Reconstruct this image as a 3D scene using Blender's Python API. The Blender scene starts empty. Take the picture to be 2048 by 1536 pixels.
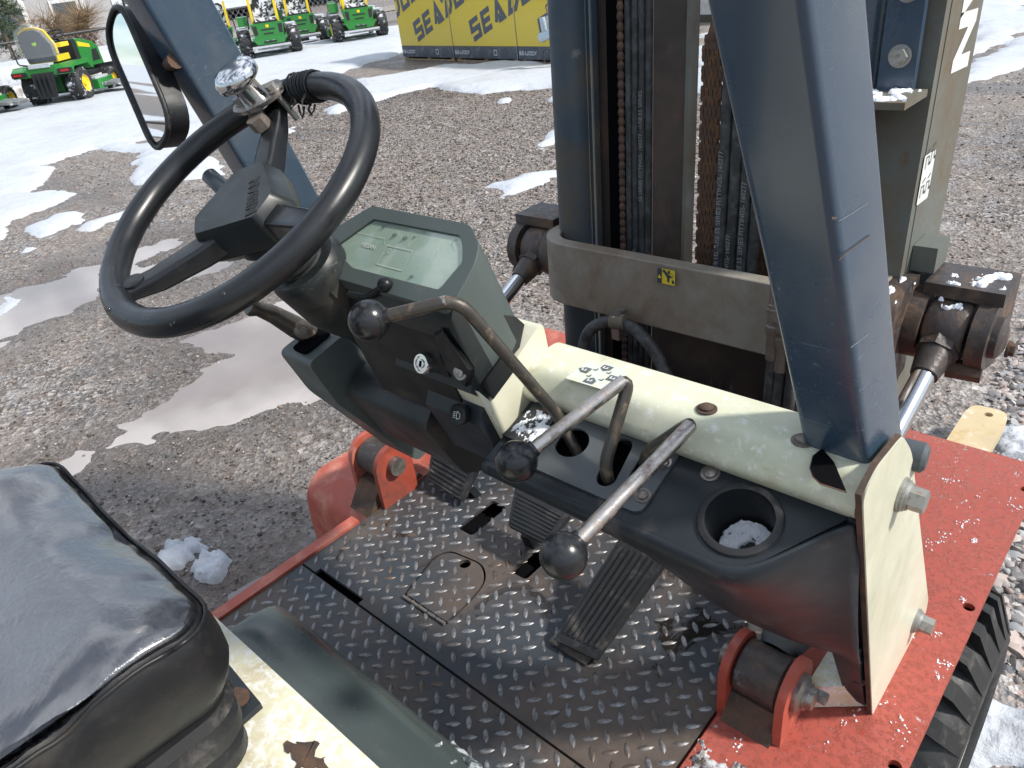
import bpy, bmesh, math, random
import numpy as np
from mathutils import Vector, Matrix
random.seed(4); RNG = np.random.default_rng(7)
SC = bpy.context.scene
COL = SC.collection

# ------------------------------------------------------------------ camera
F_PX, CX, CY = 1499.0, 1024.0, 768.0            # focal length and centre of the 2048 x 1536 photograph
_x = np.array([1794, 638, -1499.0]); _x /= np.linalg.norm(_x)
_y = np.array([1638, -1083, 1499.0]); _y -= _x * (_x @ _y); _y /= np.linalg.norm(_y)
_z = -np.cross(_x, _y) if np.cross(_x, _y)[1] > 0 else np.cross(_x, _y)
RW = np.stack([_x, _y, _z])                     # rows: vehicle right / forward / up in lens axes
EYE = np.array([0.69, 0.0, 1.57])
cam = bpy.data.cameras.new('camera'); camo = bpy.data.objects.new('camera', cam); COL.objects.link(camo)
cam.sensor_width = 36; cam.lens = 36 * F_PX / 2048; cam.clip_start = 0.02; cam.clip_end = 2000
m4 = Matrix.Identity(4)
for i in range(3):
    m4[i][0] = RW[i, 0]; m4[i][1] = -RW[i, 1]; m4[i][2] = -RW[i, 2]; m4[i][3] = EYE[i]
camo.matrix_world = m4
SC.camera = camo

# ------------------------------------------------------------------ sky, sun, exposure
SUN = Vector((0.74, 0.36, 0.80)).normalized()
world = bpy.data.worlds.new('World'); SC.world = world; world.use_nodes = True
wt = world.node_tree; wt.nodes.clear()
def wn(t, **k):
    n = wt.nodes.new(t)
    for a, b in k.items(): setattr(n, a, b)
    return n
sky = wn('ShaderNodeTexSky', sky_type='NISHITA', sun_disc=False)
sky.sun_elevation = math.asin(SUN.z); sky.sun_rotation = math.atan2(SUN.x, SUN.y)
sky.air_density = 1.0; sky.dust_density = 0.6; sky.ozone_density = 1.6
geo = wn('ShaderNodeTexCoord'); sep = wn('ShaderNodeSeparateXYZ'); wt.links.new(geo.outputs['Generated'], sep.inputs[0])
mx = wn('ShaderNodeMath', operation='MAXIMUM'); wt.links.new(sep.outputs[2], mx.inputs[0]); mx.inputs[1].default_value = 0.0
ad = wn('ShaderNodeMath', operation='ADD'); wt.links.new(mx.outputs[0], ad.inputs[0]); ad.inputs[1].default_value = 0.28
dx = wn('ShaderNodeMath', operation='DIVIDE'); wt.links.new(sep.outputs[0], dx.inputs[0]); wt.links.new(ad.outputs[0], dx.inputs[1])
dy = wn('ShaderNodeMath', operation='DIVIDE'); wt.links.new(sep.outputs[1], dy.inputs[0]); wt.links.new(ad.outputs[0], dy.inputs[1])
cb = wn('ShaderNodeCombineXYZ'); wt.links.new(dx.outputs[0], cb.inputs[0]); wt.links.new(dy.outputs[0], cb.inputs[1])
cn = wn('ShaderNodeTexNoise'); cn.inputs['Scale'].default_value = 3.1; cn.inputs['Detail'].default_value = 3.5; cn.inputs['Roughness'].default_value = 0.58
wt.links.new(cb.outputs[0], cn.inputs['Vector'])
cr = wn('ShaderNodeValToRGB'); cr.color_ramp.elements[0].position = 0.44; cr.color_ramp.elements[1].position = 0.57
wt.links.new(cn.outputs[0], cr.inputs[0])
lowc = wn('ShaderNodeMapRange'); lowc.inputs[1].default_value = .18; lowc.inputs[2].default_value = .42; lowc.inputs[3].default_value = .30; lowc.inputs[4].default_value = 1.0; wt.links.new(sep.outputs[2], lowc.inputs[0])   # cloud thins towards the horizon
cml = wn('ShaderNodeMath', operation='MULTIPLY'); wt.links.new(cr.outputs[0], cml.inputs[0]); wt.links.new(lowc.outputs[0], cml.inputs[1])
cmix = wn('ShaderNodeMixRGB'); wt.links.new(cml.outputs[0], cmix.inputs[0]); wt.links.new(sky.outputs[0], cmix.inputs[1])
cmix.inputs[2].default_value = (11.6, 12.3, 13.4, 1)
bg = wn('ShaderNodeBackground'); bg.inputs[1].default_value = 0.085; wt.links.new(cmix.outputs[0], bg.inputs[0])
wo = wn('ShaderNodeOutputWorld'); wt.links.new(bg.outputs[0], wo.inputs[0])
sl = bpy.data.lights.new('sun', 'SUN'); sl.energy = 3.4; sl.angle = math.radians(5); sl.color = (1, 0.95, 0.87)
so = bpy.data.objects.new('sun', sl); COL.objects.link(so); so.rotation_euler = SUN.to_track_quat('Z', 'Y').to_euler()
SC.view_settings.view_transform = 'Standard'; SC.view_settings.look = 'None'; SC.view_settings.gamma = 1
SC.view_settings.exposure = 0.62
SC.render.resolution_x = 1024; SC.render.resolution_y = 768
SC.render.engine = 'CYCLES'
SC.cycles.use_adaptive_sampling = True; SC.cycles.adaptive_threshold = 0.02; SC.cycles.max_bounces = 6; SC.cycles.diffuse_bounces = 3; SC.cycles.glossy_bounces = 3; SC.cycles.transmission_bounces = 4; SC.cycles.caustics_reflective = False; SC.cycles.caustics_refractive = False

# ------------------------------------------------------------------ places: where a line of sight meets a plane of the place
def ray(px, py): return RW @ np.array([(px - CX) / F_PX, (py - CY) / F_PX, 1.0])
def at(px, py, ax, v):
    d = ray(px, py); return Vector(EYE + (v - EYE[ax]) / d[ax] * d)
def dp(px, py, depth): return Vector(EYE + depth * ray(px, py))

# ------------------------------------------------------------------ materials
MATS = {}
def rgb(h, g=1.0):
    c = [int(h[i:i + 2], 16) / 255 for i in (0, 2, 4)]
    return tuple((x / 12.92 if x <= .04045 else ((x + .055) / 1.055) ** 2.4) * g for x in c)
class NT:
    def __init__(s, name):
        s.m = bpy.data.materials.new(name); s.m.use_nodes = True; s.t = s.m.node_tree; s.t.nodes.clear()
        s.out = s.t.nodes.new('ShaderNodeOutputMaterial'); s.b = s.t.nodes.new('ShaderNodeBsdfPrincipled')
        s.t.links.new(s.b.outputs[0], s.out.inputs[0]); s.tc = s.t.nodes.new('ShaderNodeTexCoord')
    def l(s, a, b): s.t.links.new(a, b)
    def n(s, t, **k):
        n = s.t.nodes.new(t)
        for a, b in k.items(): setattr(n, a, b)
        return n
    def noise(s, scale, detail=5, rough=.6, vec=None, dist=0):
        n = s.n('ShaderNodeTexNoise'); n.inputs['Scale'].default_value = scale; n.inputs['Detail'].default_value = detail
        n.inputs['Roughness'].default_value = rough; n.inputs['Distortion'].default_value = dist
        s.l(vec or s.tc.outputs['Object'], n.inputs['Vector']); return n.outputs['Fac']
    def vor(s, scale, feature='F1', vec=None, rnd=1):
        n = s.n('ShaderNodeTexVoronoi', feature=feature); n.inputs['Scale'].default_value = scale; n.inputs['Randomness'].default_value = rnd
        s.l(vec or s.tc.outputs['Object'], n.inputs['Vector']); return n
    def ramp(s, fac, stops):
        n = s.n('ShaderNodeValToRGB'); e = n.color_ramp.elements
        while len(e) < len(stops): e.new(0.5)
        for i, (p, c) in enumerate(stops):
            e[i].position = p; e[i].color = (c, c, c, 1) if not hasattr(c, '__len__') else (*c[:3], 1)
        s.l(fac, n.inputs[0]); return n.outputs[0]
    def mix(s, fac, a, b, mode='MIX'):
        n = s.n('ShaderNodeMixRGB', blend_type=mode)
        for i, v in zip((0, 1, 2), (fac, a, b)):
            if hasattr(v, 'is_linked') or isinstance(v, bpy.types.NodeSocket): s.l(v, n.inputs[i])
            elif hasattr(v, '__len__'): n.inputs[i].default_value = (*v[:3], 1)
            else: n.inputs[i].default_value = v if i == 0 else (v, v, v, 1)
        return n.outputs[0]
    def math(s, op, a, b=0.0):
        n = s.n('ShaderNodeMath', operation=op)
        for i, v in enumerate((a, b)):
            if isinstance(v, bpy.types.NodeSocket): s.l(v, n.inputs[i])
            else: n.inputs[i].default_value = v
        return n.outputs[0]
    def bump(s, h, strength=.3, dist=.002, prev=None):
        n = s.n('ShaderNodeBump'); n.inputs['Strength'].default_value = strength; n.inputs['Distance'].default_value = dist
        s.l(h, n.inputs['Height'])
        if prev: s.l(prev, n.inputs['Normal'])
        return n.outputs[0]
    def set(s, **k):
        for a, v in k.items():
            i = s.b.inputs[a.replace('_', ' ')]
            if isinstance(v, bpy.types.NodeSocket): s.l(v, i)
            elif hasattr(v, '__len__') and len(v) == 3: i.default_value = (*v, 1) if i.type == 'RGBA' else v
            else: i.default_value = v
        return s.m
def M(name, base, rough=.5, metal=0.0, var=.15, vscale=8, layers=(), bump=0.0, bscale=300, bdist=.001, coat=0, spec=.5, rvar=.12, scratch=0.0):
    """paint / plastic / metal with tonal variation and irregular layers of dirt, rust or frost:
    layer = (colour, scale, threshold 0-1, softness, roughness)"""
    t = NT(name)
    base = tuple(base)
    c = t.mix(t.noise(vscale, 6), tuple(x * (1 - var) for x in base), tuple(min(1, x * (1 + var)) for x in base))
    lo, hi = max(.02, rough - rvar), min(1, rough + rvar)
    r = t.ramp(t.noise(vscale * 2.7, 6), [(.3, lo), (.7, hi)])
    met = metal; mets = None; nrm = None
    if bump: nrm = t.bump(t.noise(bscale, 4), bump, bdist)
    for i, (lc, sc, th, sf, lr) in enumerate(layers):
        f = t.ramp(t.noise(sc, 8, .68, dist=.4), [(max(0, th - sf), 0), (min(1, th + sf), 1)])
        lv = t.mix(t.noise(sc * 4, 4), tuple(x * .7 for x in lc), tuple(min(1, x * 1.25) for x in lc))
        c = t.mix(f, c, lv); r = t.mix(f, r, lr)
        if metal: mets = t.mix(f, mets if mets else metal, 0.0)
        nrm = t.bump(f, .25, .0006, nrm)
    if scratch:                                                   # fine scuffs running across the surface
        for k, (sx_, rot) in enumerate((((4, 90, 90), .5), ((80, 5, 70), -.7))):
            mp = t.n('ShaderNodeMapping'); mp.inputs['Scale'].default_value = sx_; mp.inputs['Rotation'].default_value = (rot, rot * .7, rot); t.l(t.tc.outputs['Object'], mp.inputs[0])
            f = t.math('MULTIPLY', t.ramp(t.noise(2.6, 3, .5, mp.outputs[0]), [(.66, 0), (.70, 1)]), t.ramp(t.noise(5, 4), [(.48, 0), (.6, scratch)]))
            c = t.mix(f, c, tuple(min(.7, x * 2.2 + .05) for x in base)); r = t.mix(f, r, .7)
    t.set(Base_Color=c, Roughness=r, Metallic=mets if mets else metal, Specular_IOR_Level=spec)
    if coat: t.set(Coat_Weight=coat, Coat_Roughness=.12)
    if nrm: t.set(Normal=nrm)
    MATS[name] = t.m
    return t.m
RUST = (.17, .062, .022); DIRT = (.13, .095, .065); FROST = (.75, .80, .86)
# ------------------------------------------------------------------ mesh helpers
def obj(name, me, mat, parent=None, smooth=None, kind=None, label=None, cat=None, group=None):
    if isinstance(me, bmesh.types.BMesh):
        bm = me; me = bpy.data.meshes.new(name); bmesh.ops.recalc_face_normals(bm, faces=bm.faces); bm.to_mesh(me); bm.free()
    o = bpy.data.objects.new(name, me); COL.objects.link(o)
    for m in (mat if isinstance(mat, (list, tuple)) else [mat]):
        if m and m.name not in [x.name for x in me.materials if x]: me.materials.append(m)
    if parent: o.parent = parent
    if smooth is not None and len(me.polygons):
        me.polygons.foreach_set('use_smooth', [True] * len(me.polygons))
        if smooth < 180: me.set_sharp_from_angle(angle=math.radians(smooth))
    for k, v in (('kind', kind), ('label', label), ('category', cat), ('group', group)):
        if v: o[k] = v
    return o
def empty(name, loc, label, cat, group=None, rz=0):
    o = bpy.data.objects.new(name, None); COL.objects.link(o); o.location = loc; o.rotation_euler.z = rz; o.empty_display_size = .1
    o['label'] = label; o['category'] = cat
    if group: o['group'] = group
    return o
def struct(name, me, mat, smooth=None): return obj(name, me, mat, None, smooth, kind='structure')
def frame(a, b):
    a = Vector(a); b = Vector(b); d = (b - a).normalized()
    u = d.cross(Vector((0, 0, 1))) if abs(d.z) < .95 else d.cross(Vector((1, 0, 0)))
    u.normalize(); v = d.cross(u); return a, b, d, u, v
def cyl(bm, a, b, r0, r1=None, n=20, cap=True):
    r1 = r0 if r1 is None else r1; a, b, d, u, v = frame(a, b)
    A = []; B = []
    for i in range(n):
        t = 2 * math.pi * i / n; o = u * math.cos(t) + v * math.sin(t)
        A.append(bm.verts.new(a + o * r0)); B.append(bm.verts.new(b + o * r1))
    for i in range(n): bm.faces.new((A[i], A[(i + 1) % n], B[(i + 1) % n], B[i]))
    if cap: bm.faces.new(A[::-1]); bm.faces.new(B)
    return bm
def lathe(bm, a, b, prof, n=28, closed=False):
    """prof = [(distance along a->b, radius)]"""
    a, b, d, u, v = frame(a, b); rows = []
    for s, r in prof:
        if r < 1e-6: rows.append([bm.verts.new(a + d * s)]); continue
        rows.append([bm.verts.new(a + d * s + (u * math.cos(2 * math.pi * i / n) + v * math.sin(2 * math.pi * i / n)) * r) for i in range(n)])
    if closed: rows.append(rows[0])
    for p, q in zip(rows[:-1], rows[1:]):
        for i in range(n):
            j = (i + 1) % n
            if len(p) == 1 and len(q) == 1: continue
            if len(p) == 1: bm.faces.new((p[0], q[i], q[j]))
            elif len(q) == 1: bm.faces.new((p[i], p[j], q[0]))
            else: bm.faces.new((p[i], p[j], q[j], q[i]))
    return bm
def ball(bm, c, r, n=24, sq=(1, 1, 1)):
    m = Matrix.Translation(Vector(c)) @ Matrix.Diagonal((*sq, 1))
    bmesh.ops.create_uvsphere(bm, u_segments=n, v_segments=n // 2, radius=r, matrix=m); return bm
_ico = bmesh.new(); bmesh.ops.create_icosphere(_ico, subdivisions=1, radius=1); _ico.verts.ensure_lookup_table()
BV = np.array([v.co[:] for v in _ico.verts]); BF = np.array([[v.index for v in f.verts] for f in _ico.faces]); _ico.free()
def crumbs(name, pts, mat, parent):
    """small irregular grains: pts = [(place, size)]"""
    n = len(pts); C_ = np.array([tuple(p) for p, r in pts]); r = np.array([r for p, r in pts])
    V = BV[None] * (1 + .35 * RNG.uniform(-1, 1, (n, 12, 1))) * r[:, None, None] * RNG.uniform(.5, 1.4, (n, 1, 3))
    q = RNG.normal(size=(n, 4)); q /= np.linalg.norm(q, axis=1)[:, None]; w, x, y, z = q.T
    R_ = np.stack([np.stack([1 - 2 * (y * y + z * z), 2 * (x * y - z * w), 2 * (x * z + y * w)], 1), np.stack([2 * (x * y + z * w), 1 - 2 * (x * x + z * z), 2 * (y * z - x * w)], 1), np.stack([2 * (x * z - y * w), 2 * (y * z + x * w), 1 - 2 * (x * x + y * y)], 1)], 1)
    co = (np.einsum('nij,nkj->nki', R_, V) + C_[:, None]).reshape(-1, 3); fc = (BF[None] + (np.arange(n) * 12)[:, None, None]).reshape(-1, 3)
    return obj(name, mesh_np(name, co, fc), mat, parent, 180, kind='stuff')
def frost(name, fn, ns, nt, scale, th, height, mat, parent, mask=None, seed=1):
    """clumped frost: an uneven crust on the surface fn(s, t) -> (place, normal), s and t from 0 to 1"""
    S, T = np.meshgrid(np.linspace(0, 1, ns), np.linspace(0, 1, nt), indexing='ij')
    f = fbm(S * scale[0], T * scale[1], 5, seed) - th
    if mask is not None: f = f - mask(S, T)
    f = f - np.clip(.12 - np.minimum(np.minimum(S, 1 - S), np.minimum(T, 1 - T)), 0, 1) * 4
    hgt = np.where(f > 0, np.sqrt(np.clip(f, 0, .3) / .3), -.4) + np.where(f > 0, .5 * fbm(S * scale[0] * 5, T * scale[1] * 5, 3, seed + 9), 0)
    bm = bmesh.new(); V = {}
    for i in range(ns - 1):
        for j in range(nt - 1):
            if f[i:i + 2, j:j + 2].max() <= 0: continue
            q = []
            for a, b in ((i, j), (i + 1, j), (i + 1, j + 1), (i, j + 1)):
                if (a, b) not in V: p, n_ = fn(float(S[a, b]), float(T[a, b])); V[(a, b)] = bm.verts.new(Vector(p) + Vector(n_) * (height * hgt[a, b]))
                q.append(V[(a, b)])
            bm.faces.new(q)
    return obj(name, bm, mat, parent, 60, kind='stuff')
def fillet(pts, r, n=6):
    pts = [Vector(p) for p in pts]; out = [pts[0]]
    rr = r if hasattr(r, '__len__') else [r] * len(pts)
    for i in range(1, len(pts) - 1):
        a, b, c = pts[i - 1], pts[i], pts[i + 1]; k = min(rr[i], (a - b).length * .48, (c - b).length * .48)
        p = b + (a - b).normalized() * k; q = b + (c - b).normalized() * k
        for j in range(n + 1):
            t = j / n; out.append(p.lerp(b, t).lerp(b.lerp(q, t), t))
    out.append(pts[-1]); return out
def sweep(bm, pts, r, n=14, cap=True):
    pts = [Vector(p) for p in pts]; N = len(pts); rr = r if hasattr(r, '__len__') else [r] * N
    T = [(pts[min(i + 1, N - 1)] - pts[max(i - 1, 0)]).normalized() for i in range(N)]
    u = T[0].cross(Vector((0, 0, 1)) if abs(T[0].z) < .9 else Vector((1, 0, 0))).normalized(); rows = []
    for i in range(N):
        u = (u - T[i] * u.dot(T[i])).normalized(); v = T[i].cross(u)
        rows.append([bm.verts.new(pts[i] + (u * math.cos(2 * math.pi * k / n) + v * math.sin(2 * math.pi * k / n)) * rr[i]) for k in range(n)])
    for p, q in zip(rows[:-1], rows[1:]):
        for k in range(n): bm.faces.new((p[k], p[(k + 1) % n], q[(k + 1) % n], q[k]))
    if cap: bm.faces.new(rows[0][::-1]); bm.faces.new(rows[-1])
    return bm
def spline(pts, n=8):
    P = [Vector(p) for p in pts]; P = [P[0] * 2 - P[1]] + P + [P[-1] * 2 - P[-2]]; out = []
    for i in range(1, len(P) - 2):
        for j in range(n):
            t = j / n; a, b, c, d = P[i - 1:i + 3]
            out.append(.5 * ((2 * b) + (c - a) * t + (2 * a - 5 * b + 4 * c - d) * t * t + (3 * b - a - 3 * c + d) * t ** 3))
    out.append(P[-2]); return out
def bev(bm, w, seg=2, ang=30):
    es = [e for e in bm.edges if len(e.link_faces) == 2 and e.calc_face_angle(0) > math.radians(ang)]
    if w and es: bmesh.ops.bevel(bm, geom=es, offset=w, segments=seg, profile=.6, affect='EDGES', clamp_overlap=True)
    return bm
def box(bm, lo, hi, M4=None):
    lo = Vector(lo); hi = Vector(hi)
    vs = [Vector((x, y, z)) for x in (lo.x, hi.x) for y in (lo.y, hi.y) for z in (lo.z, hi.z)]
    if M4: vs = [M4 @ v for v in vs]
    V = [bm.verts.new(v) for v in vs]
    for f in ((0, 1, 3, 2), (4, 6, 7, 5), (0, 4, 5, 1), (2, 3, 7, 6), (0, 2, 6, 4), (1, 5, 7, 3)): bm.faces.new([V[i] for i in f])
    return bm
def bbox(lo, hi, w=.004, seg=2, M4=None): return bev(box(bmesh.new(), lo, hi, M4), w, seg)
def prism(bm, poly, vec):
    """closed polygon (3-D points) swept along vec"""
    A = [bm.verts.new(Vector(p)) for p in poly]; B = [bm.verts.new(Vector(p) + Vector(vec)) for p in poly]; n = len(A)
    bm.faces.new(A[::-1]); bm.faces.new(B)
    for i in range(n): bm.faces.new((A[i], A[(i + 1) % n], B[(i + 1) % n], B[i]))
    return bm
def round2d(pts, r, n=5): # rounded closed 2-D polygon
    P = [Vector((*p, 0)) for p in pts]; N = len(P); out = []; rr = r if hasattr(r, '__len__') else [r] * N
    for i in range(N):
        a, b, c = P[i - 1], P[i], P[(i + 1) % N]; k = min(rr[i], (a - b).length * .49, (c - b).length * .49)
        if k <= 1e-6: out.append((b.x, b.y)); continue
        p = b + (a - b).normalized() * k; q = b + (c - b).normalized() * k
        for j in range(n + 1):
            t = j / n; w = p.lerp(b, t).lerp(b.lerp(q, t), t); out.append((w.x, w.y))
    return out
def xprism(prof, x0, x1, w=.003, seg=2, ang=30):   # (y, z) profile along x
    return bev(prism(bmesh.new(), [(x0, y, z) for y, z in prof], (x1 - x0, 0, 0)), w, seg, ang)
def holed(outer, holes, z, t):
    """flat plate with real holes; outer and holes are 2-D loops; top at z, thickness t"""
    bm = bmesh.new(); loops = [[bm.verts.new((x, y, z)) for x, y in l] for l in [outer] + list(holes)]; es = []
    for l in loops:
        for i in range(len(l)): es.append(bm.edges.new((l[i], l[(i + 1) % len(l)])))
    bmesh.ops.triangle_fill(bm, use_beauty=True, use_dissolve=False, edges=es)
    top = list(bm.faces); mp = {v: bm.verts.new(v.co - Vector((0, 0, t))) for v in list(bm.verts)}
    for f in top: bm.faces.new([mp[v] for v in reversed(f.verts)])
    for l in loops:
        for i in range(len(l)):
            a, b = l[i], l[(i + 1) % len(l)]; bm.faces.new((a, b, mp[b], mp[a]))
    return bm
def circ(cx, cy, r, n=20): return [(cx + r * math.cos(2 * math.pi * i / n), cy + r * math.sin(2 * math.pi * i / n)) for i in range(n)]
def grid(rows, sub=0, thick=0.0, crease=None):
    bm = bmesh.new(); V = [[bm.verts.new(Vector(p)) for p in r] for r in rows]
    for i in range(len(V) - 1):
        for j in range(len(V[0]) - 1): bm.faces.new((V[i][j], V[i][j + 1], V[i + 1][j + 1], V[i + 1][j]))
    return bm
def mods(o, sub=0, solid=0.0, bevel=0.0, offset=-1):
    if sub:
        s = o.modifiers.new('s', 'SUBSURF'); s.levels = sub; s.render_levels = sub
    if solid:
        s = o.modifiers.new('t', 'SOLIDIFY'); s.thickness = solid; s.offset = offset
    if bevel:
        s = o.modifiers.new('b', 'BEVEL'); s.width = bevel; s.segments = 3; s.limit_method = 'ANGLE'
    return o
def text(name, body, size, org, xd, yd, mat, parent, off=0.0, extrude=.0004, shear=0, space=1.0, align='LEFT'):
    c = bpy.data.curves.new('t', 'FONT'); c.body = body; c.size = size; c.extrude = extrude; c.offset = off; c.shear = shear
    c.space_character = space; c.align_x = align; c.resolution_u = 3
    t = bpy.data.objects.new('t', c); COL.objects.link(t); bpy.context.view_layer.update()
    me = bpy.data.meshes.new_from_object(t.evaluated_get(bpy.context.evaluated_depsgraph_get())); bpy.data.objects.remove(t)
    x = Vector(xd).normalized(); y = Vector(yd); y = (y - x * y.dot(x)).normalized(); z = x.cross(y); m = Matrix.Identity(4)
    for i in range(3): m[i][0], m[i][1], m[i][2], m[i][3] = x[i], y[i], z[i], Vector(org)[i]
    me.transform(m); me.materials.clear(); return obj(name, me, mat, parent)
def flat(name, polys, org, xd, yd, mat, parent, lift=.0015):
    """print: filled 2-D polygons lying on a face"""
    x = Vector(xd).normalized(); y = Vector(yd); y = (y - x * y.dot(x)).normalized(); z = x.cross(y); o = Vector(org); bm = bmesh.new()
    for p in polys: bm.faces.new([bm.verts.new(o + x * a + y * b + z * lift) for a, b in p])
    me = bpy.data.meshes.new(name); bm.to_mesh(me); bm.free(); return obj(name, me, mat, parent)
def stroke(pts, w, closed=False):
    """mitred strip of quads along a 2-D polyline"""
    P = [Vector(p) for p in pts]; n = len(P); L = []; R = []
    for i in range(n):
        a = P[i - 1] if (i or closed) else None; c = P[(i + 1) % n] if (i < n - 1 or closed) else None
        d1 = (P[i] - a).normalized() if a is not None else (c - P[i]).normalized(); d2 = (c - P[i]).normalized() if c is not None else d1
        n1 = Vector((-d1.y, d1.x)); n2 = Vector((-d2.y, d2.x)); m = (n1 + n2)
        m = m.normalized() if m.length > 1e-5 else n1
        k = w / 2 / max(.35, m.dot(n1)); L.append(P[i] + m * k); R.append(P[i] - m * k)
    r = range(n if closed else n - 1)
    return [[tuple(L[i]), tuple(R[i]), tuple(R[(i + 1) % n]), tuple(L[(i + 1) % n])] for i in r]
def hexbolt(bm, c, d, r=.011, h=.012, washer=.016, wt=.004):
    c = Vector(c); d = Vector(d).normalized()
    cyl(bm, c, c + d * wt, washer, washer, 20); cyl(bm, c + d * wt, c + d * (wt + h), r, r * .97, 6); return bm
def screw(bm, c, d, r=.006):
    c = Vector(c); d = Vector(d).normalized()
    lathe(bm, c, c + d, [(0, r * 1.5), (.0015, r * 1.5), (.0016, r), (.004, r), (.0055, r * .75), (.006, 0)], 16); return bm
def vnoise(x, y, seed=0):
    """smooth value noise on arrays"""
    xi = np.floor(x).astype(np.int64); yi = np.floor(y).astype(np.int64); xf = x - xi; yf = y - yi
    def h(a, b):
        n = (a * 374761393 + b * 668265263 + seed * 974711) & 0x7fffffff; n = ((n ^ (n >> 13)) * 1274126177) & 0x7fffffff
        return ((n ^ (n >> 16)) & 0xffff) / 65535.0
    u = xf * xf * (3 - 2 * xf); v = yf * yf * (3 - 2 * yf)
    return (h(xi, yi) * (1 - u) + h(xi + 1, yi) * u) * (1 - v) + (h(xi, yi + 1) * (1 - u) + h(xi + 1, yi + 1) * u) * v
def fbm(x, y, o=4, seed=0):
    s = 0; a = .5
    for i in range(o): s = s + a * (vnoise(x * 2 ** i, y * 2 ** i, seed + i) - .5); a *= .5
    return s * 2
def tensor(xs, ys, Z):
    """height sheet as one mesh"""
    nx, ny = len(xs), len(ys); X, Y = np.meshgrid(xs, ys, indexing='ij'); co = np.stack([X, Y, Z], 2).reshape(-1, 3)
    i = np.arange(nx - 1)[:, None] * ny + np.arange(ny - 1)[None]; q = np.stack([i, i + ny, i + ny + 1, i + 1], 2).reshape(-1, 4)
    return co, q
def mesh_np(name, co, faces):
    me = bpy.data.meshes.new(name); k = faces.shape[1]
    me.vertices.add(len(co)); me.vertices.foreach_set('co', co.astype(np.float32).ravel())
    me.loops.add(faces.size); me.loops.foreach_set('vertex_index', faces.astype(np.int32).ravel())
    me.polygons.add(len(faces)); me.polygons.foreach_set('loop_start', np.arange(0, faces.size, k, dtype=np.int32))
    me.polygons.foreach_set('loop_total', np.full(len(faces), k, dtype=np.int32)); me.update(); me.validate(); return me
# ------------------------------------------------------------------ ground, puddles, snow, stones
def gpoly(pts): return [tuple(at(px, py, 2, 0.0))[:2] for px, py in pts]
PUD = [gpoly(p) for p in (
    [(70, 960), (150, 890), (240, 825), (330, 775), (400, 735), (470, 702), (300, 697), (330, 668), (480, 620), (560, 585), (700, 560), (800, 600), (780, 790), (650, 800), (560, 795), (470, 842), (330, 888), (200, 928)],
    [(-160, 740), (-160, 640), (60, 560), (140, 530), (200, 518), (250, 498), (340, 474), (378, 476), (330, 502), (300, 520), (450, 505), (470, 530), (340, 562), (205, 592), (120, 628), (60, 660)],
    [(380, 1260), (440, 1190), (500, 1130), (600, 1055), (680, 1040), (660, 1130), (560, 1200)])]
def sdist(X, Y, poly):
    """signed distance to a polygon, positive inside"""
    P = np.array(poly); d = np.full(X.shape, 1e9); ins = np.zeros(X.shape, bool)
    for (x0, y0), (x1, y1) in zip(P, np.roll(P, -1, 0)):
        ex, ey = x1 - x0, y1 - y0; t = np.clip(((X - x0) * ex + (Y - y0) * ey) / (ex * ex + ey * ey + 1e-12), 0, 1)
        d = np.minimum(d, np.hypot(X - x0 - t * ex, Y - y0 - t * ey))
        c = ((y0 > Y) != (y1 > Y)) & (X < (x1 - x0) * (Y - y0) / (y1 - y0 + 1e-12) + x0); ins ^= c
    return np.where(ins, d, -d)
def axis(segs):
    out = []
    for a, b, s in segs: out += list(np.arange(a, b, s))
    out.append(segs[-1][1]); return np.array(out)
def far(X, Y):
    z = -0.055 * np.clip(-X - 17.5, 0, 5) - 0.02 * np.clip(-X - 24, 0, 20) + 0.075 * np.clip(-X - 46, 0, 120)
    return z
def terrain(X, Y, detail=True):
    z = 0.03 * fbm(X * .7, Y * .7, 3, 3) + 0.012 * fbm(X * 4, Y * 4, 3, 9)
    if detail: z = z + 0.012 * fbm(X * 17, Y * 17, 3, 21) + .01 * np.sin((X * .25 - Y) * 9 + 2 * fbm(X, Y, 2, 5)) * np.clip(fbm(X * .8, Y * .8, 2, 31) + .3, 0, 1)
    near = np.exp(-((X + 2) ** 2 + (Y - 1) ** 2) / 200)
    z = z * near
    for k, p in enumerate(PUD):
        s = sdist(X, Y, p) + .17 * fbm(X * 3.0, Y * 3.0, 4, 40 + k) + .10 * fbm(X * 13, Y * 13, 3, 45 + k)
        z = np.where(s > -.5, z * np.clip(-s / .5, .25, 1), z) - 0.034 * np.clip((s + .05) / .22, 0, 1) ** .8 + .018 * np.clip(.25 - np.abs(s + .16), 0, 1)
    return z + far(X, Y)
xs = axis([(-420, -60, 24), (-60, -26, 1.6), (-26, -12, .3), (-12, -7, .08), (-7, -1, .032), (-1, 3.6, .05), (3.6, 12, .4), (12, 300, 20)])
ys = axis([(-300, -10, 20), (-10, -1, .4), (-1, 6, .032), (6, 11, .07), (11, 26, .3), (26, 60, 1.6), (60, 500, 24)])
GX, GY = np.meshgrid(xs, ys, indexing='ij')
co, q = tensor(xs, ys, terrain(GX, GY))

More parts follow.
